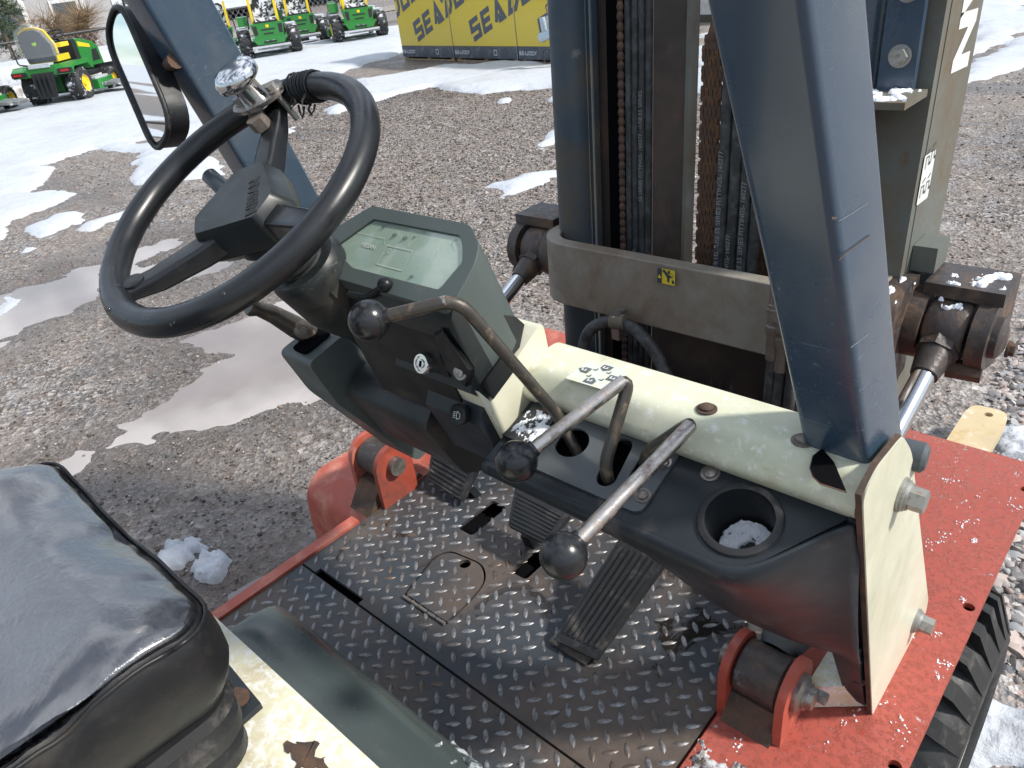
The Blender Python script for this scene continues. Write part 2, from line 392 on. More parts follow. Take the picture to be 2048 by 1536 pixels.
t = NT('gravelly_mud')
ob = t.tc.outputs['Object']
v1 = t.vor(46); v2 = t.vor(105); n1 = t.noise(.9, 6, .6); n2 = t.noise(7, 6, .65); n3 = t.noise(420, 3)
cell = t.ramp(v1.outputs['Color'], [(.12, (.032, .028, .026)), (.38, (.10, .09, .083)), (.6, (.22, .17, .138)), (.78, (.35, .325, .30)), (.95, (.62, .59, .56))])
cell2 = t.ramp(v2.outputs['Color'], [(.12, (.028, .026, .026)), (.5, (.14, .13, .127)), (.88, (.50, .48, .47))])
c = t.mix(t.ramp(n2, [(.38, 0), (.6, 1)]), cell2, cell)
mud = t.mix(n2, (.14, .11, .09), (.28, .24, .21))
c = t.mix(t.ramp(n1, [(.40, .12), (.62, .62)]), c, mud)
pa_ = t.n('ShaderNodeAttribute', attribute_name='pebbly'); c = t.mix(pa_.outputs['Fac'], c, t.ramp(v1.outputs['Color'], [(.12, (.09, .085, .088)), (.38, (.22, .205, .20)), (.6, (.38, .29, .25)), (.78, (.47, .44, .42)), (.95, (.68, .65, .62))]))
c = t.mix(t.ramp(t.noise(2.1, 8, .72), [(.57, 0), (.68, .7)]), c, (.36, .35, .345))       # frozen pale crust
wa = t.n('ShaderNodeAttribute', attribute_name='wet'); wet_ = wa.outputs['Fac']; c = t.mix(t.math('MULTIPLY', wet_, .62), c, t.mix(n2, (.045, .034, .028), (.105, .082, .068)))
h = t.mix(.5, v1.outputs['Distance'], t.math('MULTIPLY', v2.outputs['Distance'], .6))
nm = t.bump(h, 1.0, .016); nm = t.bump(n3, .35, .003, nm)
t.set(Base_Color=c, Roughness=t.mix(wet_, t.ramp(n2, [(.35, .5), (.62, .88)]), .22), Normal=nm, Specular_IOR_Level=.45)
ground = struct('ground', mesh_np('ground', co, q), t.m, 180)
wetv = np.zeros(GX.shape)
for k, p in enumerate(PUD): wetv = np.maximum(wetv, np.clip(1 + (sdist(GX, GY, p) + .35 * fbm(GX * 2.5, GY * 2.5, 4, 50 + k)) / .55, 0, 1))
wetv = np.maximum(wetv, .8 * np.clip(fbm(GX * .5 + GY * .3, GY * 1.3 - GX * .35, 5, 66) * 3 - .25, 0, 1))
pb_v = np.clip((GX - .15 + .3 * fbm(GX, GY, 3, 71)) / .4, 0, 1) * (GY > .2) * (GX < 12)
at_ = ground.data.attributes.new('pebbly', 'FLOAT', 'POINT'); at_.data.foreach_set('value', pb_v.astype(np.float32).ravel())
at_ = ground.data.attributes.new('wet', 'FLOAT', 'POINT'); at_.data.foreach_set('value', wetv.astype(np.float32).ravel())

# water in the ruts
t = NT('muddy_water')
lw = t.noise(1.6, 4)
t.set(Base_Color=t.mix(lw, (.21, .175, .15), (.38, .335, .30)), Roughness=t.ramp(t.noise(30, 4), [(.4, .015), (.75, .09)]), IOR=2.3,
      Normal=t.bump(t.noise(9, 5), .05, .004))
for p in PUD:
    P = np.array(p); c0 = P.mean(0); bm = bmesh.new()
    lo, hi = P.min(0) - .35, P.max(0) + .35
    gx = np.linspace(lo[0], hi[0], 40); gy = np.linspace(lo[1], hi[1], 40); XX, YY = np.meshgrid(gx, gy, indexing='ij')
    s = sdist(XX, YY, p); vs = {}
    for i in range(39):
        for j in range(39):
            if s[i:i + 2, j:j + 2].max() > -.30:
                f = []
                for a, b in ((i, j), (i + 1, j), (i + 1, j + 1), (i, j + 1)):
                    if (a, b) not in vs: vs[(a, b)] = bm.verts.new((gx[a], gy[b], -.018))
                    f.append(vs[(a, b)])
                bm.faces.new(f)
    struct('puddle', bm, t.m, 180)

# snow: one thick melting sheet with holes, and its left-over patches
SNOW = [gpoly(p) for p in (
    [(-500, 420), (-300, 480), (0, 480), (30, 440), (110, 410), (140, 390), (60, 385), (110, 350), (100, 330), (190, 300), (290, 305), (270, 345), (330, 345), (400, 300), (420, 250), (500, 245), (560, 205), (640, 165), (720, 132), (800, 112), (830, 60), (830, 49), (430, 60), (0, 130), (-400, 200)],
    [(255, 350), (300, 330), (420, 320), (430, 350), (330, 370), (270, 370)],
    [(685, 222), (720, 165), (800, 150), (900, 132), (1040, 126), (1180, 138), (1180, 172), (1080, 178), (960, 192), (900, 186), (860, 178), (800, 190), (740, 205)],
    [(975, 375), (1040, 348), (1128, 336), (1130, 344), (1080, 376), (1005, 402), (988, 400), (996, 384)],
    [(1070, 288), (1100, 268), (1160, 238), (1200, 240), (1180, 262), (1120, 280), (1080, 298)],
    [(1095, 200), (1150, 188), (1200, 192), (1180, 208), (1110, 210)],
    [(60, 456), (110, 430), (178, 424), (160, 442), (90, 465)], [(160, 465), (190, 440), (270, 412), (300, 420), (240, 440), (190, 462)],
    [(-30, 640), (-20, 590), (40, 572), (58, 592), (20, 620)], [(38, 508), (55, 497), (74, 501), (62, 511)],
    [(1375, 78), (1500, 60), (2050, -30), (2050, 40), (1900, 60), (1600, 80)], [(1378, 190), (1378, 100), (1420, 88), (1700, 92), (1740, 110), (1420, 190)],
    [(1920, 170), (1945, 125), (2060, 70), (2400, 20), (2400, 60), (2060, 130)],
    [(1925, 120), (1940, 60), (2060, 10), (2300, -60), (2300, -10), (2060, 60)],
    [(1000, 202), (1020, 198), (1015, 207), (1002, 208)], [(640, 222), (700, 205), (720, 215), (670, 232)], [(560, 262), (590, 255), (588, 268), (566, 270)])]
CR0 = Vector((-11.16, 9.9, 0)); CRU = Vector((1, -.12, 0)).normalized(); CRN = Vector((-.12, -1, 0)).normalized()
def snow_h(X, Y):
    best = np.full(X.shape, -1.0)
    for k, p in enumerate(SNOW):
        A = np.array(p); big = np.ptp(A[:, 0]) > 5
        m = (X > A[:, 0].min() - .6) & (X < A[:, 0].max() + .6) & (Y > A[:, 1].min() - .6) & (Y < A[:, 1].max() + .6)
        if not m.any(): continue
        r = np.hypot(X - EYE[0], Y); s = np.full(X.shape, -1.0)
        s[m] = sdist(X[m], Y[m], p)
        s = s + np.where(m, (.05 + .014 * r) * fbm(X * 2.2, Y * 2.2, 5, 60) + (.02 + .006 * r) * fbm(X * 8, Y * 8, 3, 61), 0)
        best = np.maximum(best, s)
    r = np.hypot(X - EYE[0], Y)
    hole = fbm(X * .55, Y * .8, 4, 77); best = np.where((best > .25) & (X < -5) & (X > -13), np.minimum(best, (.33 - hole) * 2.2), best)
    hh = (.02 + .0035 * np.minimum(r, 14)) * np.clip(best / .14, -1.5, 1) ** 1.0
    hh = np.where(best > 0, (.022 + .0030 * np.minimum(r, 14)) * np.sqrt(np.clip(best / (.10 + .008 * r), 0, 1)), best * .5)
    dim = np.exp(-((np.mod(X * 9.0 + .5 * np.floor(Y * 8), 1) - .5) ** 2 + (np.mod(Y * 8, 1) - .5) ** 2) / .05)      # boot print lugs in the near patch
    a = np.array(SNOW[3]).mean(0); hh = hh - .022 * dim * (np.hypot(X - a[0], Y - a[1]) < .42)
    trk = np.clip(1 - np.abs((Y - 3.9) - .55 * (X + 9.5)) / .16, 0, 1) * (X > -12.4) * (X < -7) * (best > .05)
    hh = hh - .03 * trk * (.6 + .4 * np.sin((X + .8 * Y) * 46))
    trk = np.clip(1 - np.abs((Y - 5.6) - .55 * (X + 9.5)) / .13, 0, 1) * (X > -13) * (X < -7.5) * (best > .05)
    hh = hh - .026 * trk * (.6 + .4 * np.sin((X + .8 * Y) * 46))
    return hh + np.where(best > 0, .012 * fbm(X * 3, Y * 3, 4, 90), 0), best
sx = axis([(-60, -30, 1.2), (-30, -18, .22), (-18, -10, .075), (-10, -1, .045), (-1, 6, .06), (6, 16, .35)])
sy = axis([(-14, -1, .6), (-1, 10, .045), (10, 17, .08), (17, 34, .35)])
SX, SY = np.meshgrid(sx, sy, indexing='ij'); hh, best = snow_h(SX, SY)
co, q = tensor(sx, sy, terrain(SX, SY, False) + hh)
keep = (best.reshape(-1)[q] > -.12).any(1); q = q[keep]
used = np.unique(q); mp = np.full(len(co), -1); mp[used] = np.arange(len(used))
t = NT('old_snow')
sn = t.noise(1.3, 6); sg = t.noise(60, 5)
t.set(Base_Color=t.mix(t.ramp(t.noise(.9, 8, .7), [(.5, 0), (.72, .55)]), (.48, .51, .555), (.36, .345, .33)), Roughness=.6, Normal=t.bump(t.noise(7, 7, .65), .55, .05, t.bump(sg, .35, .005)),
      Specular_IOR_Level=.3)
SNOWM = t.m
snow = obj('snow_cover', mesh_np('snow_cover', co[used], mp[q]), SNOWM, None, 180, kind='stuff', label='melting white snow lying in sheets and patches over the gravel yard', cat='snow')
for k, (px, py, w_, d_, rz_) in enumerate(((395, 1120, .26, .17, .5), (2045, 893, .30, .20, .3), (2020, 1530, .40, .28, .2), (130, 445, .5, .22, -.2), (30, 605, .4, .3, .2), (1050, 372, .2, .1, .2))):
    c0 = at(px, py, 2, 0.0); ca, sa = math.cos(rz_), math.sin(rz_)
    def fn(s, t_):
        a_, b_ = (s - .5) * w_ * 1.3, (t_ - .5) * d_ * 1.3; x_, y_ = c0.x + a_ * ca - b_ * sa, c0.y + a_ * sa + b_ * ca
        return (x_, y_, float(terrain(np.array([x_]), np.array([y_]))[0]) + .002), (0, 0, 1)
    if k < 3: frost('slush_patch', fn, 46, 40, (4, 3), -.30, .028, SNOWM, snow, lambda S, T: np.clip(np.hypot(S - .5, T - .5) * 2.2 - .55, 0, 2), 20 + k)
# snow field rising beyond the road
hx = axis([(-320, -150, 12), (-150, -49, 4)]); hy = axis([(-60, 260, 8)]); HX, HY = np.meshgrid(hx, hy, indexing='ij')
co, q = tensor(hx, hy, far(HX, HY) + .25 + 1.2 * fbm(HX * .04, HY * .04, 4, 8))
struct('snow_hill', mesh_np('snow_hill', co, q), SNOWM, 180)
RZ = lambda x: float(far(np.array([x]), np.array([0.0]))[0])
t = NT('dusty_asphalt'); t.set(Base_Color=t.mix(t.noise(.8, 6), (.21, .185, .165), (.30, .27, .24)), Roughness=.9)
bm = bmesh.new()
for i in range(20):
    y0 = -30 + i * 8; prof = [(-37.5, RZ(-37.5) + .04), (-34, RZ(-34) + .09), (-31.5, RZ(-31.5) + .04)]
    for (xa, za), (xb, zb) in zip(prof[:-1], prof[1:]): bm.faces.new([bm.verts.new(v) for v in ((xa, y0, za), (xb, y0, zb), (xb, y0 + 8, zb), (xa, y0 + 8, za))])
bmesh.ops.remove_doubles(bm, verts=bm.verts, dist=.001)
struct('road', bm, t.m)

# loose stones
OV = np.array([[1, 0, 0], [-1, 0, 0], [0, 1, 0], [0, -1, 0], [0, 0, 1], [0, 0, -1]], float); OF = np.array([[0, 2, 4], [2, 1, 4], [1, 3, 4], [3, 0, 4], [2, 0, 5], [1, 2, 5], [3, 1, 5], [0, 3, 5]])
def stones(name, n, xr, yr, size, label, dens=None, simple=False, mat='stone'):
    BV_, BF_ = (OV, OF) if simple else (BV, BF); nv = len(BV_)
    x = RNG.uniform(*xr, n); y = RNG.uniform(*yr, n)
    if dens is not None: k = RNG.uniform(0, 1, n) < dens(x, y); x, y = x[k], y[k]
    n0 = len(x); _, b = snow_h(x, y); k = b < -.02
    for p in PUD: k &= (sdist(x, y, p) < .02) | (RNG.uniform(0, 1, n0) < .05)
    k &= ~((np.abs(x) < .40) & (y < .55)); x, y = x[k], y[k]; n = len(x)
    s = size[0] + (size[1] - size[0]) * RNG.power(1 / 2.2, n) ; sc = s[:, None] * RNG.uniform(.55, 1.25, (n, 3)) * np.array([1, 1, .62])
    V = BV_[None] * (1 + .28 * RNG.uniform(-1, 1, (n, nv, 1))) * sc[:, None]
    a = RNG.uniform(0, 2 * np.pi, n); ca, sa = np.cos(a)[:, None], np.sin(a)[:, None]
    tl = RNG.uniform(-.5, .5, n)[:, None]; V[..., 2] += V[..., 0] * tl
    vx = V[..., 0] * ca - V[..., 1] * sa; vy = V[..., 0] * sa + V[..., 1] * ca; z = terrain(x, y) + s * .18
    co = np.stack([vx + x[:, None], vy + y[:, None], V[..., 2] + z[:, None]], 2).reshape(-1, 3)
    fc = (BF_[None] + (np.arange(n) * nv)[:, None, None]).reshape(-1, 3)
    return obj(name, mesh_np(name, co, fc), MATS[mat], None, 180 if simple else 50, kind='stuff', label=label, cat='gravel')
t = NT('stone'); g = t.n('ShaderNodeNewGeometry')
c = t.ramp(g.outputs['Random Per Island'], [(0, (.10, .097, .10)), (.2, (.22, .21, .21)), (.42, (.36, .33, .315)), (.6, (.40, .31, .27)), (.78, (.52, .48, .455)), (.92, (.27, .285, .30)), (1, (.70, .67, .64))])
t.set(Base_Color=t.mix(t.noise(90, 4), t.mix(.0, c, c), t.mix(.35, c, (.1, .09, .085))), Roughness=.55, Normal=t.bump(t.noise(160, 4), .4, .002)); MATS['stone'] = t.m
t = NT('dark_stone'); g = t.n('ShaderNodeNewGeometry')
t.set(Base_Color=t.ramp(g.outputs['Random Per Island'], [(0, (.036, .032, .030)), (.35, (.095, .084, .076)), (.65, (.18, .152, .134)), (.85, (.25, .185, .145)), (1, (.43, .40, .375))]), Roughness=.5); MATS['dark_stone'] = t.m
def wedge(x0, x1):
    def d(x, y):
        P_ = np.stack([x, y, np.zeros_like(x)], 1) - EYE; c_ = P_ @ RW; px = CX + F_PX * c_[:, 0] / np.maximum(c_[:, 2], .05); py = CY + F_PX * c_[:, 1] / np.maximum(c_[:, 2], .05)
        return np.where((px > x0) & (px < x1) & (py < 1750) & (c_[:, 2] > .2), 1.0, .10)
    return d
stones('gravel', 60000, (.3, 4.2), (1.5, 5.6), (.007, .024), 'pink and grey gravel stones to the right of the forklift', wedge(1780, 2180))
stones('fine_gravel', 70000, (-6.5, .05), (-.6, 6.2), (.003, .0105), 'small dark gravel scattered over the muddy yard left of the forklift', simple=True, mat='dark_stone', dens=lambda x, y: np.clip(.25 + 1.3 * fbm(x * 1.2, y * 1.2, 3, 17) + .35, .08, 1) * np.clip(1.25 - np.hypot(x - .6, y) / 9, .25, 1))
stones('coarse_gravel', 60000, (.4, 9), (4.6, 12), (.009, .026), 'gravel stretching away behind the right mast rail', wedge(1780, 2150), True)
stones('yard_gravel', 80000, (-9, .2), (2.5, 9.5), (.006, .017), 'brown gravel between the mast and the yellow crates', simple=True, mat='dark_stone', dens=wedge(560, 1420))
# ================================================================== forklift
NAVY = M('navy_paint', (.034, .062, .098), .26, 0, .16, 3, [((.10, .115, .125), 3.5, .60, .16, .5), ((.17, .085, .04), 26, .74, .02, .8)], coat=.35, rvar=.08, scratch=.7)
NAVY_DULL = M('weathered_navy_paint', (.040, .062, .085), .5, 0, .3, 5, [((.11, .085, .05), 4, .56, .12, .8), ((.2, .21, .21), 14, .66, .05, .7)], bump=.15, bscale=220)
GREEN_STEEL = M('weathered_green_grey_paint', (.115, .125, .112), .55, 0, .25, 6, [((.12, .085, .045), 5, .55, .12, .85), ((.15, .06, .025), 14, .68, .06, .9)], bump=.12, bscale=240)
BLACKPL = M('black_plastic', (.010, .0115, .013), .44, 0, .3, 7, [((.10, .085, .07), 6, .69, .1, .85)], bump=.12, bscale=900, bdist=.0004, scratch=.5, spec=.3)
DARKPL = M('dark_grey_plastic', (.017, .021, .022), .42, 0, .25, 6, [((.10, .085, .065), 7, .66, .12, .8)], bump=.12, bscale=900, bdist=.0004, scratch=.6, spec=.35)
GREYPL = M('grey_green_plastic', (.074, .092, .088), .45, 0, .15, 6, [((.15, .135, .11), 7, .70, .09, .8)], bump=.12, bscale=900, bdist=.0004)
PANEL = M('slate_plastic', (.017, .022, .027), .42, 0, .25, 5, [((.13, .115, .10), 9, .67, .10, .85)], bump=.15, bscale=1000, bdist=.0004, scratch=.8, spec=.35)
CREAM = M('cream_paint', (.64, .63, .50), .42, 0, .07, 5, [((.42, .42, .30), 4, .58, .16, .6), ((.30, .22, .13), 55, .69, .03, .9), ((.12, .06, .03), 34, .735, .012, .9)], coat=.15, rvar=.1, scratch=.0)
CREAM_WORN = M('frosted_cream_paint', (.66, .645, .475), .42, 0, .08, 5, [((.36, .25, .12), 7, .60, .14, .85), ((.78, .81, .83), 75, .555, .09, .7), ((.085, .045, .022), 7, .70, .012, .95)], bump=.25, bscale=90, bdist=.002)
CREAM_MOSSY = M('algae_cream_paint', (.64, .635, .50), .40, 0, .06, 5, [((.50, .53, .38), 6, .54, .18, .6), ((.72, .72, .64), 70, .60, .06, .6), ((.36, .24, .12), 9, .66, .08, .8), ((.10, .06, .035), 110, .75, .02, .9), ((.26, .13, .05), 13, .735, .03, .9)], coat=.1)
RED = M('red_paint', (.36, .062, .038), .45, 0, .2, 6, [((.13, .045, .03), 7, .58, .12, .6), ((.065, .045, .035), 16, .66, .03, .9)], coat=.15)
RED_WORN = M('chipped_red_paint', (.38, .078, .05), .5, 0, .22, 9, [((.50, .22, .16), 14, .60, .10, .7), ((.08, .055, .04), 18, .66, .03, .9)])
STEEL = M('grimy_steel', (.25, .23, .21), .38, .85, .25, 18, [((.10, .07, .05), 14, .52, .09, .8)], bump=.15, bscale=120)
BOLT = M('zinc_bolt', (.36, .36, .34), .45, .75, .18, 40, [((.17, .13, .09), 40, .60, .07, .8)])
DARKRUST = M('dark_stained_steel', (.048, .038, .032), .6, .2, .35, 7, [((.085, .055, .04), 9, .56, .12, .7)], bump=.2, bscale=160)
RUSTY = M('rusty_iron', (.115, .068, .045), .8, .15, .4, 18, [((.05, .036, .03), 22, .52, .1, .85), ((.2, .1, .05), 30, .66, .07, .9)], bump=.4, bscale=160, bdist=.002)
GREASE = M('greasy_iron', (.055, .045, .042), .42, .2, .45, 16, [((.13, .08, .05), 18, .58, .08, .8), ((.13, .17, .21), 24, .66, .04, .5)], bump=.35, bscale=110, bdist=.003)
CHROME = M('chrome', (.60, .61, .62), .15, 1.0, .04, 6, rvar=.03)
CHROME_WORN = M('worn_chrome_rod', (.44, .415, .39), .30, 1.0, .15, 20, [((.17, .10, .07), 70, .60, .10, .6), ((.19, .14, .115), 24, .66, .09, .5)], bump=.08, bscale=300)
DARKROD = M('tarnished_rod', (.075, .068, .06), .42, .5, .25, 30, [((.17, .12, .07), 60, .6, .07, .7)])
KNOB = M('black_bakelite', (.014, .015, .017), .26, 0, .3, 30, rvar=.07, bump=.05, bscale=700, bdist=.0004)
RUBBER = M('black_rubber', (.013, .014, .015), .55, 0, .25, 22, [((.10, .09, .08), 26, .63, .1, .85)], bump=.2, bscale=260)
WHEELPL = M('wheel_plastic', (.009, .0105, .0125), .33, 0, .25, 10, [((.11, .085, .055), 7, .71, .1, .7)], bump=.06, bscale=700, bdist=.0004, rvar=.09)
HOSE = M('hydraulic_hose', (.022, .024, .026), .55, 0, .3, 14, [((.085, .09, .09), 40, .56, .1, .8)], bump=.15, bscale=500)
CHAINM = M('rusty_chain', (.085, .05, .032), .7, .3, .4, 40, [((.16, .075, .03), 60, .56, .08, .85)], bump=.3, bscale=300)
WHITEP = M('white_print', (.62, .64, .62), .6, 0, .1, 60)
GREYP = M('faded_grey_print', (.22, .24, .25), .7, 0, .2, 90)
DARKP = M('dark_print', (.035, .045, .055), .6, 0, .2, 60)
YELLOWP = M('yellow_label', (.68, .53, .03), .5, 0, .08, 60)
VOID = M('dark_recess', (.006, .006, .007), 1.0, 0, .2, 10, spec=0.0, rvar=0)  # near-black, the dark of holes and recesses put into the colour
FORKT = M('worn_yellow_steel', (.50, .40, .24), .6, 0, .2, 9, [((.42, .25, .06), 8, .6, .08, .8), ((.62, .58, .50), 18, .62, .06, .7)], bump=.2, bscale=150)
SNOWBIT = M('snow_crumbs', (.80, .83, .87), .7, 0, .08, 60, bump=.4, bscale=300, bdist=.002)
WATER = NT('water_drop'); WATER.set(Base_Color=(.05, .055, .06), Roughness=.02, Alpha=.35, IOR=1.7); WATER = WATER.m

FL = empty('forklift', (0, 0, 0), 'old red and cream forklift seen from the right of the driver place', 'forklift')
def part(name, me, mat, smooth=35, parent=FL, **k): return obj(name, me, mat, parent, smooth, **k)
FZ = .62                                                      # floor height

# ---------------------------------------------------------------- chassis and floor
part('chassis', bbox((-.36, -.75, .26), (.36, 1.16, .585), .02, 3), RED)
part('counterweight', bbox((-.5, -1.5, .22), (.5, -.78, .98), .08, 4), RED)
part('side_sill', bbox((-.412, -.2, .47), (-.388, .585, .625), .006), RED_WORN)
part('side_sill', bbox((.375, -.2, .47), (.40, .33, .605), .006), RED)
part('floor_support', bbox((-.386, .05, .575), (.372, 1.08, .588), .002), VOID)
hat = [tuple(at(x, y, 2, FZ))[:2] for x, y in ((806, 1190), (868, 1112), (900, 1100), (968, 1128), (974, 1162), (945, 1200), (892, 1250))]
hat_o = round2d(hat, [.004, .03, .02, .02, .02, .03, .004]); hc = np.array(hat).mean(0)
hat_i = [tuple(hc + (np.array(p) - hc) * .935) for p in hat_o]
tabc = at(930, 1128, 2, FZ)
def slot(px, py, hw, hl):
    c = at(px, py, 2, FZ); return [(c.x - hw, c.y - hl), (c.x + hw, c.y - hl), (c.x + hw, c.y + hl), (c.x - hw, c.y + hl)]
s1 = round2d(slot(965, 1035, .020, .05), .008, 3); s2 = round2d(slot(1062, 1128, .018, .035), .008, 3)
yS = .4455
front = [(-.386, yS + .002), (-.345, yS + .002), (-.345, yS + .014), (-.215, yS + .014), (-.215, yS + .002), (.372, yS + .002), (.372, 1.06), (-.386, 1.06)]
PLATE = NT('dirty_tread_plate'); t = PLATE
big = t.noise(5.0, 6, .65); fine = t.noise(60, 5, .7)
c = t.mix(fine, (.038, .046, .056), (.078, .088, .10))
c = t.mix(t.ramp(big, [(.41, 0), (.58, .85)]), c, t.mix(fine, (.06, .043, .033), (.125, .092, .07)))
wet = t.ramp(t.noise(7.5, 7, .7, dist=.6), [(.60, 0), (.65, 1)])
c = t.mix(wet, c, (.03, .024, .02))
t.set(Base_Color=c, Roughness=t.mix(wet, t.ramp(fine, [(.3, .42), (.7, .68)]), .12), Metallic=t.ramp(big, [(.45, .45), (.6, .0)]), Normal=t.bump(fine, .3, .001)); PLATE = t.m
LUG = NT('tread_lug'); t = LUG
big = t.noise(5.0, 6, .65); fine = t.noise(130, 4, .7)
c = t.mix(t.ramp(fine, [(.35, 0), (.6, 1)]), (.10, .105, .115), (.30, .30, .305))
c = t.mix(t.ramp(t.noise(9, 6, .7), [(.46, 0), (.62, .85)]), c, (.12, .082, .058))
t.set(Base_Color=c, Roughness=t.ramp(fine, [(.3, .3), (.7, .6)]), Metallic=.6, Normal=t.bump(fine, .25, .0006)); LUG = t.m
fp = part('floor_plate', holed(front, [hat_o, s1, s2], FZ, .007), PLATE, None)
rp = part('floor_plate', holed([(-.386, .05), (.372, .05), (.372, yS - .002), (-.386, yS - .002)], [], FZ, .007), PLATE, None)
hp = part('access_lid', holed(hat_i, [circ(tabc.x, tabc.y, .011, 12)], FZ + .0005, .007), PLATE, None)
bm = bmesh.new(); a = Vector((*hat_i[len(hat_i) - 3], FZ + .003)); b = at(806, 1192, 2, FZ + .003); a = at(890, 1248, 2, FZ + .003)
for k in range(5): cyl(bm, b.lerp(a, k / 5 + .01), b.lerp(a, (k + 1) / 5 - .01), .0032, n=10)
part('hinge', bm, STEEL, 40, hp)
def inside(x, y, poly):
    r = False; n = len(poly)
    for i in range(n):
        (x0, y0), (x1, y1) = poly[i], poly[(i + 1) % n]
        if (y0 > y) != (y1 > y) and x < (x1 - x0) * (y - y0) / (y1 - y0) + x0: r = not r
    return r
lugs = {'f': [], 'r': [], 'h': []}; P_ = .0240; cs = math.cos(math.radians(45))
for i in range(-60, 90):
    for j in range(-60, 90):
        x = (i * cs - j * cs) * P_ + .003; y = (i * cs + j * cs) * P_ + .4
        if not (-.378 < x < .364 and .1 < y < 1.04) or abs(y - yS) < .009: continue
        if -.36 < x < -.2 and yS < y < yS + .022: continue
        if any(math.hypot(x - p[0], y - p[1]) < .009 for p in hat_o): continue
        if inside(x, y, s1) or inside(x, y, s2) or math.hypot(x - tabc.x, y - tabc.y) < .015: continue
        lugs['r' if y < yS else ('h' if inside(x, y, hat_i) else 'f')].append((x, y, math.radians(45 if (i + j) % 2 else -45) + random.uniform(-.03, .03)))
def lugmesh(L):
    bm = bmesh.new()
    for x, y, a in L:
        u = Vector((math.cos(a), math.sin(a), 0)); v = Vector((-u.y, u.x, 0)); c = Vector((x, y, FZ - .0003))
        ring = [c + u * (p * .0128) + v * (q * .0044) for p, q in ((-1, 0), (-.55, -.8), (0, -1), (.55, -.8), (1, 0), (.55, .8), (0, 1), (-.55, .8))]
        top = [c + u * (p * .0095) + v * (q * .0024) + Vector((0, 0, .0024)) for p, q in ((-1, 0), (-.55, -.8), (0, -1), (.55, -.8), (1, 0), (.55, .8), (0, 1), (-.55, .8))]
        R = [bm.verts.new(p) for p in ring]; T = [bm.verts.new(p) for p in top]
        for k in range(8): bm.faces.new((R[k], R[(k + 1) % 8], T[(k + 1) % 8], T[k]))
        bm.faces.new(T)
    return bm
for k, p in (('f', fp), ('r', rp), ('h', hp)): obj('tread_pattern', lugmesh(lugs[k]), LUG, p, 60, kind='stuff')

# ---------------------------------------------------------------- fenders and front wheels
FEN = NT('iced_red_paint'); t = FEN
ice = t.ramp(t.noise(95, 8, .8, dist=.3), [(.50, 0), (.60, 1)]); ice2 = t.ramp(t.noise(48, 7, .75, dist=.3), [(.63, 0), (.70, 1)])
c = t.mix(t.noise(7, 5), (.33, .062, .042), (.38, .085, .060)); c = t.mix(t.math('MULTIPLY', ice, .75), c, t.mix(t.noise(160, 4), (.27, .045, .026), (.40, .075, .042))); c = t.mix(t.ramp(t.noise(20, 7, .75), [(.64, 0), (.72, .6)]), c, (.12, .065, .035))
c = t.mix(ice2, c, (.75, .75, .78))
t.set(Base_Color=c, Roughness=t.mix(ice, .5, .16), Normal=t.bump(t.noise(150, 4), .25, .0015, t.bump(ice, .5, .003, t.bump(ice2, .6, .004)))); FEN = t.m
h1 = at(1938, 1213, 2, .625); h2 = at(1790, 1531, 2, .625); h3 = at(2052, 978, 2, .625)
fo = round2d([(.378, .22), (.603, .22), (.603, 1.445), (.17, 1.445), (.17, 1.075), (.378, 1.075)], [.0, .0, .02, .02, 0, 0])
fender = part('fender', holed(fo, [circ(h.x, h.y, .0085, 16) for h in (h1, h2, h3)], .624, .010), FEN, None)
part('inner_arch', bbox((.372, .25, .30), (.392, 1.3, .612), .004), RED, 35, fender)
for hh_ in (h1, h2, h3):
    bm = bmesh.new(); lathe(bm, (hh_.x, hh_.y, .614), (hh_.x, hh_.y, .60), [(0, .0085), (.02, .0085), (.02, 0)], 16); part('bolt_hole', bm, VOID, 40, fender)
fl_ = []
for k in range(46):
    cx_, cy_ = random.uniform(.41, .595), random.uniform(.48, 1.40); n_ = random.randint(2, 16); sp_ = random.uniform(.002, .007)
    fl_ += [((min(.6, cx_ + random.gauss(0, sp_)), cy_ + random.gauss(0, sp_ * 1.6), .6242), random.uniform(.0006, .0019)) for _ in range(n_)]
crumbs('frost_flecks', fl_, SNOWBIT, fender)
lf = [(.597, .24), (.590, .50), (.598, .585), (.635, .624), (1.445, .624), (1.445, .61), (.65, .61), (.612, .58), (.605, .24)]
lfen = part('fender', xprism(round2d(lf, [0, .02, .02, .03, .01, 0, .02, .02, 0], 5), -.61, -.388, .006, 2), RED_WORN)
bm = prism(bmesh.new(), [(-.61, y, z) for y, z in [(.6, .24), (.592, .5), (.60, .58), (.64, .612), (1.44, .612), (1.44, .50), (1.38, .5), (1.30, .60), (.9, .60), (.80, .5), (.74, .24)]], (.008, 0, 0)); part('side_skirt', bm, RED_WORN, 35, lfen)
